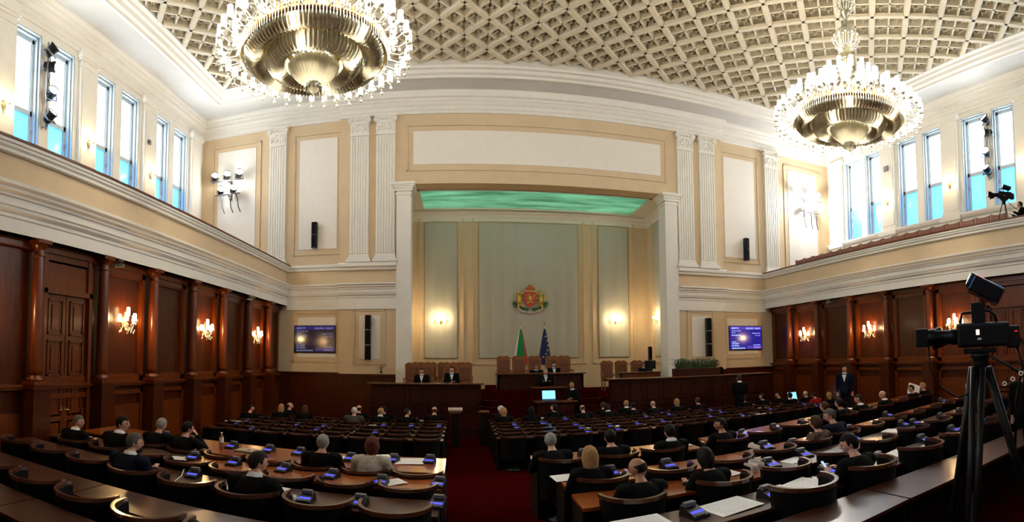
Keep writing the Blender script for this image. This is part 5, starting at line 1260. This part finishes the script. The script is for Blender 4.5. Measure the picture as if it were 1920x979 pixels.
    for s in (-1, 1):
        cuff = Wr[s] + (El[s] - Wr[s]).normalized() * .02; S0 = Sh[s] + Vector((s * .005, 0, -.01))
        jb.tube([S0 + Vector((-s * .10, 0, .03)), S0, S0 + (El[s] - S0) * .4, El[s] + (S0 - El[s]) * .08, El[s] + (cuff - El[s]) * .1, El[s] + (cuff - El[s]) * .55, cuff], [.075, .088, .075, .064, .060, .052, .042], 14)
        jb.sphere(S0, .088, n=10); jb.sphere(El[s], .062, n=10)
    jk = remesh(jb.mesh('jk'), .014, 4)
    # collar
    cb = MB(); cm = Matrix.Translation(nk + Vector((0, .004, .0))) @ Matrix.Rotation(-.25 - lean * .6, 4, 'X')
    cb.lathe([(.080, -.03), (.073, .0), (.063, .026), (.066, .029), (.076, .012), (.086, -.025)], 20, m=cm); col = cb.mesh('collar')
    # shirt front wedge
    fb = MB(); c0 = chest + Vector((0, .150, -.08)); c1 = nk + Vector((0, .095, -.045))
    d = (c1 - c0); fb.add([c0 + Vector((0, .02, 0)), c1 + Vector((-.07, .022, 0)), c1 + Vector((.07, .022, 0)), c0 + Vector((0, -.03, 0)), c1 + Vector((-.07, -.03, 0)), c1 + Vector((.07, -.03, 0))], [(0, 1, 2), (3, 5, 4), (0, 3, 4, 1), (1, 4, 5, 2), (2, 5, 3, 0)]); sf = fb.mesh('shirt')
    J3 = {'pel': ((0, 0, zp - .01), (.16, .125))}; E3 = []
    for s in (-1, 1):
        t = 'l' if s < 0 else 'r'; J3[t + 'h'] = (tuple(Hp[s]), .10); J3[t + 'k'] = (tuple(Kn[s]), .074); J3[t + 'a'] = (tuple(An[s] + Vector((0, 0, .03))), .056); E3 += [('pel', t + 'h'), (t + 'h', t + 'k'), (t + 'k', t + 'a')]
    tr_ = remesh(join([skin_mesh(J3, E3, 'pel')]), .018, 3)
    prs = []
    for s in (-1, 1): sb = MB(); a = An[s]; prs.append(('shoe', sb)); sb.sphere((a.x, a.y + .06, .045), .05, (.95, 2.6, .9), 8)
    for s in (-1, 1): eb = MB(); prs.append(('eye', eb)); eb.sphere(HM @ Vector((s * .031, .079, .014)), .0115, n=6)
    mb = MB(); mb.sphere(HM @ Vector((0, .089, -.052)), .022, (1, .25, .22), 6)
    for s in (-1, 1): bb = MB(); prs.append(('eyebrow', bb)); bb.tube([HM @ Vector((s * x, y, z)) for x, y, z in ((.014, .093, .033), (.03, .091, .038), (.046, .082, .033))], .0035, 5)
    prs = [(n_, q.mesh(n_)) for n_, q in prs]
    return dict(body=body, jacket=jk, collar=col, shirt=sf, trousers=tr_, mouth=mb.mesh('mouth'), pairs=prs, HM=HM, hc=hc, Wr=Wr)
VAR = {}
def variant(key):
    if key in VAR: return VAR[key]
    kw = {'up': dict(lean=.05, hpitch=.05), 'read': dict(lean=.28, hpitch=.45), 'readl': dict(lean=.22, hyaw=.7, hpitch=.35), 'readr': dict(lean=.2, hyaw=-.75, hpitch=.25), 'prof_r': dict(lean=.25, hyaw=-1.25, hpitch=.1), 'prof_l': dict(lean=.1, hyaw=1.2, hpitch=.1),
          'face': dict(lean=.3, hyaw=-.5, hpitch=.3, arms='face'), 'phone': dict(lean=.25, hyaw=.75, hpitch=.4, arms='phone', fine=True), 'stand': dict(stand=True, arms='down', hyaw=.6), 'standc': dict(stand=True, arms='cross'), 'speak': dict(stand=True, lean=.12, hpitch=.4, arms='desk'), 'cam': dict(stand=True, arms='camera', lean=.05),
          'sitf': dict(lean=.05, hpitch=.1, arms='cross'), 'upf': dict(lean=.08, hpitch=.15, female=True), 'readf': dict(lean=.28, hpitch=.45, female=True)}[key]
    VAR[key] = person_meshes(**kw); VAR[key]['hair'] = {}; return VAR[key]
HAIRC = {'black': (.006, .005, .005), 'dark': (.018, .010, .007), 'brown': (.05, .022, .012), 'grey': (.22, .21, .20), 'white': (.48, .46, .43), 'blond': (.30, .17, .07), 'redbrown': (.07, .018, .010), 'saltpepper': (.085, .075, .07)}
def hm(c): return mat('hair_' + c, HAIRC[c], .65, spec=.12, var=.35, scale=60, stretch=(1, 1, .2))
CLO = {'black': (.0025, .0025, .003), 'navy': (.004, .007, .016), 'grey': (.05, .048, .046), 'brownish': (.03, .015, .01), 'beige': (.38, .34, .29), 'plaid': (.10, .06, .045), 'red': (.20, .012, .01), 'charcoal': (.008, .008, .009), 'white': (.6, .58, .55)}
def cm_(c): return mat('cloth_' + c, CLO[c], .85, var=.2 if c != 'plaid' else .7, scale=30 if c != 'plaid' else 14, spec=.08)
SHIRT = mat('white_shirt', (.60, .60, .62), .8); EYE = mat('eye_dark', (.05, .04, .035), .2); LIP = mat('lips', (.33, .10, .08), .5)
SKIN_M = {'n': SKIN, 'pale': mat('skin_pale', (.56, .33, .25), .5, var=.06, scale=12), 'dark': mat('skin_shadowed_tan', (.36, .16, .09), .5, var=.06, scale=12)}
npers = [0]
def person(label, key, loc, rz, hair='short', hc='dark', suit='black', collar=True, skin='n', scale=1., shirt=False, group=None, wide=1.):
    v = variant(key); root = thing('person', label, 'person', loc, rz, group); root.scale = (scale * wide, scale * wide, scale)
    def p(name, me, m, parent=root):
        o = bpy.data.objects.new(name, me)
        if not me.materials: me.materials.append(m)
        C.objects.link(o); o.parent = parent
        if me.materials[0] != m: o.material_slots[0].link = 'OBJECT'; o.material_slots[0].material = m
        return o
    b = p('body', v['body'], SKIN_M[skin])
    if hair:
        if hair not in v['hair']: v['hair'][hair] = hair_mesh(hair, v['HM'])
        p('hair', v['hair'][hair], hm(hc))
    p('jacket', v['jacket'], cm_(suit)); p('trousers', v['trousers'], cm_('black' if suit in ('beige', 'plaid', 'red', 'white') else suit))
    if collar: p('shirt_collar', v['collar'], SHIRT)
    if shirt: p('shirt_front', v['shirt'], SHIRT)
    p('mouth', v['mouth'], LIP)
    for n_, me in v['pairs']: p(n_, me, {'shoe': BPLAST, 'eye': EYE, 'eyebrow': hm(hc if hc != 'white' else 'grey')}[n_])
    return root
def seated(label, key, px, py_, side=None, zone='near', scale=.93, snap=True, **kw):
    """seat the figure on the chair whose place fits the head seen at px, py_"""
    v = variant(key); tab = dict(far); tab.update(near)
    if zone == 'near': tab = near
    def err(c):
        q = RM @ (Vector((c.location.x, c.location.y + .33, c.location.z + v['hc'].z * scale)) - Vector((CX, 0, H)))
        u = 960 + FPX * math.atan2(q.x, q.y); w_ = CYP - FPX * FR * q.z / math.hypot(q.x, q.y); return (u - px) ** 2 + ((w_ - py_) * 1.5) ** 2
    best = min([c for c in tab.values() if not c.get('taken')], key=err)
    fl_ = best.location.z; zh = fl_ + v['hc'].z * scale; p = at(px, py_, z=zh - H)
    best['taken'] = 1; rz = best.rotation_euler.z; off = Matrix.Rotation(rz, 3, 'Z') @ Vector((0, .27, 0)); loc = best.location + off; loc.z = fl_
    if fl_ > .3: loc.x += max(-.12, min(.12, p.x - loc.x))
    best['label'] = best['label'].replace('black tub chair,', 'occupied tub chair,')
    return person(label, key, loc, rz, scale=scale, wide=1.13, **kw)
# ---- near left block
seated('grey-haired person in black at the far left, profile to the right', 'prof_r', 147, 785, hair='short', hc='saltpepper', suit='black')
seated('dark-haired man in black leaning and looking right, far left', 'prof_r', 201, 800, hair='short', hc='black', suit='black', scale=1.0)
seated('grey-haired man with white collar and navy suit bent forward, left', 'readr', 253, 826, hair='short', hc='saltpepper', suit='navy', scale=.98)
seated('grey-haired person half hidden behind the man in navy', 'read', 268, 802, hair='short', hc='grey', suit='black', collar=False)
seated('dark-haired man in black holding his face near the left wall', 'face', 326, 762, hair='short', hc='black', suit='black', collar=False, snap=True)
seated('man in black with receding dark hair reading papers, left block', 'readr', 468, 872, hair='short', hc='dark', suit='black', scale=.97)
seated('silver-haired man in black seen from behind, left front desk', 'up', 590, 838, hair='short', hc='grey', suit='black', collar=False)
seated('woman with red-brown hair and pale grey top, left front desk', 'upf', 679, 852, hair='bob', hc='redbrown', suit='beige', collar=False)
# ---- near right block
seated('balding grey-haired man in black, right of the aisle front desk', 'read', 1047, 838, hair='short', hc='grey', suit='black', collar=False)
seated('dark-haired man in black suit with ears showing, right front desk', 'up', 1170, 832, hair='short', hc='black', suit='black', collar=False)
seated('woman with smooth blonde hair bent over white sheets', 'upf', 1122, 882, hair='long', hc='blond', suit='black', collar=False)
seated('man with bald crown and dark hair, hand on papers', 'readl', 1229, 868, hair='bald', hc='dark', suit='black', collar=False, skin='dark')
seated('dark figure facing sideways at the right front desk', 'prof_l', 1312, 800, hair='short', hc='black', suit='black', collar=False, skin='dark')
seated('dark-haired woman in black in the middle of the right block', 'readf', 1325, 858, hair='bob', hc='black', suit='black', collar=False)
seated('woman with curly brown hair and plaid jacket, right block', 'upf', 1545, 793, hair='curly', hc='brown', suit='plaid', collar=False)
seated('grey-haired man in navy jacket, right block', 'readl', 1584, 786, hair='short', hc='saltpepper', suit='navy', collar=False, scale=.98)
seated('dark-haired man in profile beside the orange desk, right block', 'prof_l', 1620, 760, hair='short', hc='black', suit='black')
seated('dark-haired person behind the grey-haired man, right block', 'up', 1578, 768, hair='short', hc='black', suit='black', collar=False)
mp_ = seated('dark-haired man with headset bent over his phone, nearest right', 'phone', 1578, 852, hair='short', hc='black', suit='black', collar=False, scale=1.0)
seated('grey-haired man seen between the tripod legs', 'prof_l', 1813, 745, hair='short', hc='saltpepper', suit='charcoal')
seated('pale-faced person just left of the tripod top', 'prof_l', 1815, 712, hair='short', hc='grey', suit='black', zone='near')
v = variant('phone')
mw = Matrix.Translation(mp_.location) @ Matrix.Rotation(mp_.rotation_euler.z, 4, 'Z') @ Matrix.Diagonal((*mp_.scale, 1))
wp = mw @ v['Wr'][-1]; wd_ = (mw.to_3x3() @ Vector((.1, .25, .12))).normalized()
root = thing('smartphone', 'smartphone with pale lit screen in the nearest man\'s hand', 'phone', wp + wd_ * .085 + Vector((0, 0, .022)), .5); root.rotation_euler = (.9, 0, .5)
b = MB(); b.bevbox(-.038, .038, -.075, .075, 0, .009, .003); b.build('case', BPLAST, root); b = MB(); b.box(-.034, .034, -.068, .068, .009, .0102); b.build('screen', emit('phone_screen_glow', (.35, .5, .62), .8), root)
# ---- front left block
for (lb, key, px, py_, kw) in (
    ('dark-haired man in profile left of the front left block', 'prof_r', 469, 772, dict(hc='black', collar=False)), ('woman with fair hair in black, front left block', 'upf', 528, 766, dict(hair='long', hc='blond', collar=False)), ('balding man facing sideways, front left block', 'prof_r', 551, 760, dict(hair='bald', hc='dark', collar=False)),
    ('woman with long reddish hair, front left block', 'upf', 577, 772, dict(hair='long', hc='brown', collar=False)), ('white-haired man with grey top, front left block', 'up', 650, 770, dict(hc='white', suit='grey', collar=False)), ('bald-topped man in black, front left block', 'up', 667, 788, dict(hair='bald', hc='dark', collar=False)),
    ('fair-haired person with white collar, front left block', 'readr', 684, 778, dict(hc='blond', collar=True)), ('dark-haired man with reddish face, front left block', 'prof_r', 745, 778, dict(hc='dark', collar=False)), ('dark-haired person in the middle of front left block', 'up', 728, 770, dict(hc='black', collar=False)), ('bald man in black close to the podium, front left block', 'up', 791, 764, dict(hair='bald', hc='brown', collar=False))):
    kw.setdefault('hair', 'short'); seated(lb, key, px, py_, zone='far', **kw)
# ---- front right block
for (lb, key, px, py_, kw) in (
    ('grey-haired person beside the aisle, front right block', 'prof_r', 937, 764, dict(hc='white', collar=False)), ('woman with reddish-fair hair near the aisle, front right block', 'upf', 969, 765, dict(hair='bob', hc='blond', collar=False)), ('dark long-haired woman turning back, front right block', 'prof_l', 1040, 768, dict(hair='long', hc='black', collar=False)),
    ('woman with long dark hair in the centre, front right block', 'upf', 1025, 785, dict(hair='long', hc='black', collar=False)), ('bald man in black bent forward, front right block', 'read', 1104, 760, dict(hair='bald', hc='brown', collar=False, skin='pale')), ('small dark-haired person right of the bald man', 'up', 1134, 760, dict(hc='brown', collar=False)),
    ('fair-haired man with white collar, front right block', 'up', 1163, 757, dict(hc='blond')), ('broad person in black beside the fair-haired man', 'up', 1184, 762, dict(hc='black', collar=False)), ('woman with brown hair and pale collar, front right block', 'readf', 1148, 778, dict(hair='bob', hc='dark')),
    ('bald man with hand at his face, front right block', 'face', 1213, 766, dict(hair='bald', hc='grey', collar=False, skin='pale')), ('woman with fair bun in the podium shade', 'upf', 1244, 752, dict(hair='bob', hc='blond', collar=False)), ('dark-haired person near the fair bun', 'up', 1228, 750, dict(hc='brown', collar=False)), ('dark person by the lit orange desk patch', 'up', 1268, 768, dict(hc='black', collar=True)),
    ('dark-haired woman facing left in the far right block', 'prof_l', 1406, 742, dict(hair='long', hc='black', collar=False)), ('second dark-haired woman facing left, far right block', 'prof_l', 1426, 743, dict(hair='bob', hc='black', collar=False)), ('dark-haired man in profile behind the laptop', 'prof_l', 1467, 727, dict(hc='black', collar=False)), ('person in black beside the laptop', 'up', 1483, 738, dict(hc='black', collar=False)),
    ('bald pale person behind the bright laptop', 'up', 1516, 726, dict(hair='bald', hc='grey', collar=False, skin='pale')), ('person in red top at the far right block', 'read', 1537, 740, dict(hc='dark', suit='red', collar=False)), ('woman with blonde hair under the standing man', 'upf', 1573, 725, dict(hair='bob', hc='blond', collar=False)), ('grey-brown haired person before the standing man', 'up', 1568, 737, dict(hc='brown', collar=False)),
    ('bald man with white collar near the right wall', 'prof_l', 1614, 718, dict(hair='bald', hc='grey')), ('dark-haired man at the right wall seats', 'prof_l', 1702, 706, dict(hc='black', collar=False)), ('fair-haired person with raised sheet at the right wall', 'prof_l', 1712, 700, dict(hair='bob', hc='blond', collar=False))):
    kw.setdefault('hair', 'short'); seated(lb, key, px, py_, zone='far', **kw)
for c in list(near.values()) + list(far.values()):
    if 'taken' in c: del c['taken']
# ---- stage people
def stage_person(label, key, px, py_, y, rz, **kw):
    sc_ = kw.pop('scale', .95); v = variant(key); p = at(px, py_, y=y); zf = p.z - v['hc'].z * sc_; zf = kw.pop('zf', zf); return person(label, key, (p.x, y, zf), rz, scale=sc_, **kw)
stage_person('dark-haired man in white shirt and black jacket behind the left podium', 'sitf', 791, 696, 18.75, PI, hair='short', hc='black', suit='black', shirt=True)
stage_person('man with bow tie seated back behind the left podium', 'sitf', 847, 693, 18.75, PI, hair='short', hc='dark', suit='black', shirt=True)
stage_person('fair-haired person with glasses at the presiding desk', 'sitf', 1005, 688, 20.35, PI, hair='short', hc='brown', suit='black', skin='dark')
stage_person('dark-haired man with white shirt at the presiding desk', 'sitf', 1038, 684, 20.35, PI, hair='short', hc='black', suit='black', shirt=True)
stage_person('grey-haired speaker in dark suit standing at the lectern', 'speak', 1022, 697, 18.95, PI, hair='short', hc='grey', suit='black', shirt=True)
stage_person('fair-haired clerk in black at the right of the clerks table', 'sitf', 1074, 723, 17.6, PI * .75, hair='short', hc='blond', suit='black', skin='dark')
stage_person('person half hidden behind the desk at stage right', 'sitf', 1207, 684, 20.5, PI, hair='short', hc='dark', suit='charcoal')
# ---- standing people
def standing(label, key, px, ptop, y, zf, rz, **kw):
    p = at(px, ptop, y=y); v = variant(key); sc_ = (p.z - zf) / (v['hc'].z + .125); sc_ = max(.88, min(1.08, sc_)); return person(label, key, (p.x, y, zf), rz, scale=sc_, **kw)
standing('man in open dark suit and white shirt standing before the right wooden wall', 'stand', 1583, 680, 13.2, .35, PI * .72, hair='short', hc='black', suit='navy', shirt=True)
standing('dark silhouette of a person standing at the right dado', 'stand', 1343, 669, 18.6, .62, PI, hair='short', hc='black', suit='black', skin='dark', collar=True)
standing('broad man in black with white collar standing with his back turned', 'standc', 1386, 695, 15.9, .12, 0., hair='short', hc='brown', suit='black', skin='dark')
standing('person in black standing by the right door, mostly behind the camera', 'stand', 1916, 608, 4.6, .4, PI * .6, hair='short', hc='black', suit='black', collar=False)
# raised sheet
p = next(o for o in bpy.data.objects if o.get('label', '').startswith('fair-haired person with raised sheet')).location + Vector((-.05, .46, 1.0)); b = MB(); b.box(-.2, .2, -.004, .004, -.18, .18); o = b.build('paper', PAPER, None, p); o.rotation_euler = (-.3, .35, -.5); tag(o, 'white sheet held up by the fair-haired person at the right wall', 'paper')

# ================================================================== GALLERY: seats, camera, operator
ZG = z_(3.05); b = MB(); b.box(WB + .25, WU, 6.5, YF - .02, z_(2.62), ZG); struct('floor_gallery', b, CARPET)
def gseat():
    root = thing('gallery_seat', '', 'seat')
    b = MB(); b.ext([(-.25, .42), (.25, .42), (.25, 1.18), (.15, 1.155), (0, 1.145), (-.15, 1.155), (-.25, 1.18)], T((0, .0, 0)), .05); b.build('backrest', GREYF, root)
    b = MB(); b.bevbox(-.24, .24, -.42, 0, .38, .46, .02); b.build('seat', GREYF, root)
    b = MB(); b.bevbox(.26, .30, -.40, .06, .0, .66, .01); b.bevbox(.255, .305, -.05, .07, .6, 1.2, .01); b.build('side_frame', mat('seat_frame_wood', (.30, .15, .10), .5), root)
    return root
gs = gseat()
for i in range(18):
    s = gs if i == 0 else copy_tree(gs); y = 18.3 - .60 * i
    s.location = (WB + .85, y, ZG); s.rotation_euler = (0, 0, PI / 2); s['label'] = 'red-brown gallery seat behind the right parapet, %s from the front corner' % ORD[i]; s['group'] = 'gallery seats'
def tv_camera(root, s_=1.):
    """broadcast camera body, lens towards -x; origin at tripod head top"""
    b = MB(); b.bevbox(-.22, .30, -.09, .09, .06, .30, .03); b.bevbox(.26, .40, -.08, .08, .04, .26, .02); b.build('camera_body', BPLAST, root)
    b = MB(); m = Matrix.Translation((-.22, 0, .17)) @ Matrix.Rotation(-PI / 2, 4, 'Y'); b.lathe([(0, 0), (.075, 0), (.08, .05), (.07, .07), (.07, .20), (.085, .22), (.085, .30), (.06, .31), (.055, .29), (0, .28)], 20, m=m); b.bevbox(-.62, -.50, -.085, .085, .08, .26, .01); ln = b.build('lens', BPLAST, root)
    b = MB(); b.tube([(-.18, 0, .30), (-.16, 0, .40), (.10, 0, .42), (.16, 0, .38), (.18, 0, .30)], .016, 8); b.build('carry_handle', BPLAST, root)
    b = MB(); b.bevbox(-.42, -.26, .08, .22, .20, .40, .02, Matrix.Rotation(-.35, 4, 'Y')); b.build('eyepiece', BGLOSS, root)
    b = MB(); b.box(-.02, .02, -.092, -.089, .13, .15); b.build('badge', PANELW, root)
    b = MB(); b.lathe([(0, 0), (.02, 0), (0, .008)], 10, c=(.36, -.082, .2)); b.build('tally_light', emit('red_tally', (1, .02, .02), 1.5), root)
def tripod(root, h, spread, legrad=.022, double=True, a0=.3):
    b = MB(); b.lathe([(0, 0), (.09, -.0), (.10, -.03), (.07, -.06), (.08, -.09), (.06, -.16), (0, -.16)], 16); b.bevbox(-.16, .16, -.05, .05, .0, .05, .01); b.build('pan_head', BPLAST, root)
    for k in range(3):
        a = a0 + 2 * PI * k / 3; c, s = math.cos(a), math.sin(a); top = Vector((.07 * c, .07 * s, -.14)); bot = Vector((spread * c, spread * s, -h)); sd = Vector((-s, c, 0)); b = MB()
        mid = top + (bot - top) * .55
        for q in ((-1, 1) if double else (0,)): b.tube([top + sd * .045 * q, mid + sd * .03 * q], legrad, 8); 
        b.tube([mid - (bot - top) * .2, bot], legrad * .8, 8); b.bevbox(-.05, .05, -.03, .03, -.04, .04, .008, Matrix.Translation(mid) @ Matrix.Rotation(a + PI / 2, 4, 'Z')); b.sphere(bot + Vector((0, 0, .02)), .03, n=6); b.build('leg', BPLAST, root)
    b = MB(); hh = -h * .6
    for k in range(3):
        a = a0 + 2 * PI * k / 3; b.tube([(0, 0, hh), (spread * .55 * math.cos(a), spread * .55 * math.sin(a), hh + .03)], .012, 6)
    b.build('spreader', BPLAST, root)
# large camera close on the right
DC = 3.45; ang = (1836 - 960) / FPX + YAW; cpos = Vector((CX + DC * math.sin(ang), DC * math.cos(ang), 0)); 
ph = at(1840, 662, y=cpos.y); hz = ph.z
root = thing('broadcast_camera', 'large black broadcast camera with monitor hood on heavy tripod, near right', 'camera', (cpos.x, cpos.y, hz), -.98)
root.scale = (.68,) * 3; tv_camera(root)
tripod(root, (hz - ZP) / .68, .92, .036, True, .2)
b = MB(); b.tube([(0, 0, .30), (0, 0, .44)], .03, 8); b.bevbox(-.07, .07, -.03, .03, .28, .50, .01); b.build('monitor_arm', BPLAST, root)
mo_ = Matrix.Translation((.08, 0, .62)) @ Matrix.Rotation(.50, 4, 'Y'); b = MB(); b.bevbox(-.16, .17, -.15, .15, -.085, .085, .02, mo_); b.bevbox(-.20, -.12, -.12, .12, -.06, .09, .02, mo_); mh = b.build('monitor_hood', BGLOSS, root)
b = MB(); b.bevbox(-.14, -.06, -.03, .03, .085, .105, .006, mo_); b.build('red_tally_lamp', emit('red_lamp', (1, .05, .06), .9), mh)
b = MB(); b.tube([(-.5, -.05, .12), (-.49, -.07, -.12), (-.42, -.07, -.30), (-.25, -.06, -.42), (-.05, -.05, -.38)], .010, 6); b.build('lens_cable', BPLAST, root)
b = MB(); b.tube([(.38, -.05, .15), (.48, -.06, 0), (.44, -.05, -.2), (.38, -.05, -.5), (.42, 0, -1.0)], .018, 6); b.tube([(.36, .02, .1), (.42, .03, -.15), (.34, .03, -.5), (.30, .02, -1.1)], .014, 6); b.build('cable_bundle', BPLAST, root)
for q in (-1, 1):
    b = MB(); b.tube([(.05, .06 * q, .0), (.25, .12 * q, -.12), (.48, .16 * q, -.28)], .012, 6); b.tube([(.42, .15 * q, -.24), (.50, .165 * q, -.30)], .02, 8); b.build('pan_bar', BPLAST, root)
for i, (x, z) in enumerate(((.22, -.30), (.30, -.26), (.38, -.21))):
    b = MB(); m = Matrix.Translation((x, -.16, z)) @ Matrix.Rotation(PI / 2, 4, 'X'); b.lathe([(.012, 0), (.024, 0), (.024, .01), (.012, .01), (.012, 0)], 14, m=m); b.build('connector_ring', PANELW, root)
b = MB(); b.box(-.03, .0, -.095, -.09, .18, .23); b.build('lit_button', emit('small_warm_lamp', (1, .7, .4), 3.), root)
# gallery camera and operator
p = at(1882, 375, x=WB + .55); root = thing('broadcast_camera', 'smaller black camera on a tripod on the right gallery', 'camera', (WB + .55, p.y, p.z), -.7); root.scale = (.85,) * 3; tv_camera(root); tripod(root, (p.z - ZG) / .85, .5, .018, False, .5)
b = MB(); b.tube([(0, 0, .3), (0, 0, .44)], .02, 8); b.bevbox(-.16, .16, -.12, .12, .42, .54, .02, Matrix.Rotation(.25, 4, 'Y')); b.build('monitor_hood', BGLOSS, root)
b = MB(); b.tube([(.1, 0, -.02), (.4, .05, -.22), (.55, .06, -.32)], .012, 6); b.build('pan_bar', BPLAST, root)
p = at(1916, 388, x=WB + .9); v = variant('cam'); op = person('camera operator in black with headphones on the right gallery, cut by the frame', 'cam', (WB + .9, p.y, ZG), .6, hair='short', hc='black', suit='black', collar=False, scale=max(.85, (p.z - ZG) / v['hc'].z))
mh_ = v['HM']; b = MB(); pts = [mh_ @ Vector((.095 * math.cos(a), -.01, .125 * math.sin(a) * 1.05)) for a in [PI * k / 10 for k in range(11)]]; b.tube(pts, .008, 6)
for s in (-1, 1): b.sphere(mh_ @ Vector((s * .092, -.008, -.005)), .035, (.5, 1, 1.1), 8)
b.build('headphones', BPLAST, op)
# second headset: nearest man
v = variant('phone'); mh_ = v['HM']; b = MB(); b.sphere(mh_ @ Vector((.085, -.008, -.005)), .025, (.5, 1, 1.1), 8); b.tube([mh_ @ Vector((.09, 0, -.02)), mh_ @ Vector((.085, .05, -.05)), mh_ @ Vector((.05, .10, -.06))], .003, 5); b.build('headset', BPLAST, mp_)
# mesh-ify text so that every glyph object is real geometry
dg = bpy.context.evaluated_depsgraph_get()
for o in [o for o in bpy.data.objects if o.type == 'FONT']:
    me = bpy.data.meshes.new_from_object(o.evaluated_get(dg)); mt_ = o.data.materials[0]; n = bpy.data.objects.new(o.name, me)
    me.materials.clear(); me.materials.append(mt_)
    n.parent = o.parent; n.location = o.location; n.rotation_euler = o.rotation_euler; C.objects.link(n); nm = o.name; bpy.data.objects.remove(o); n.name = nm
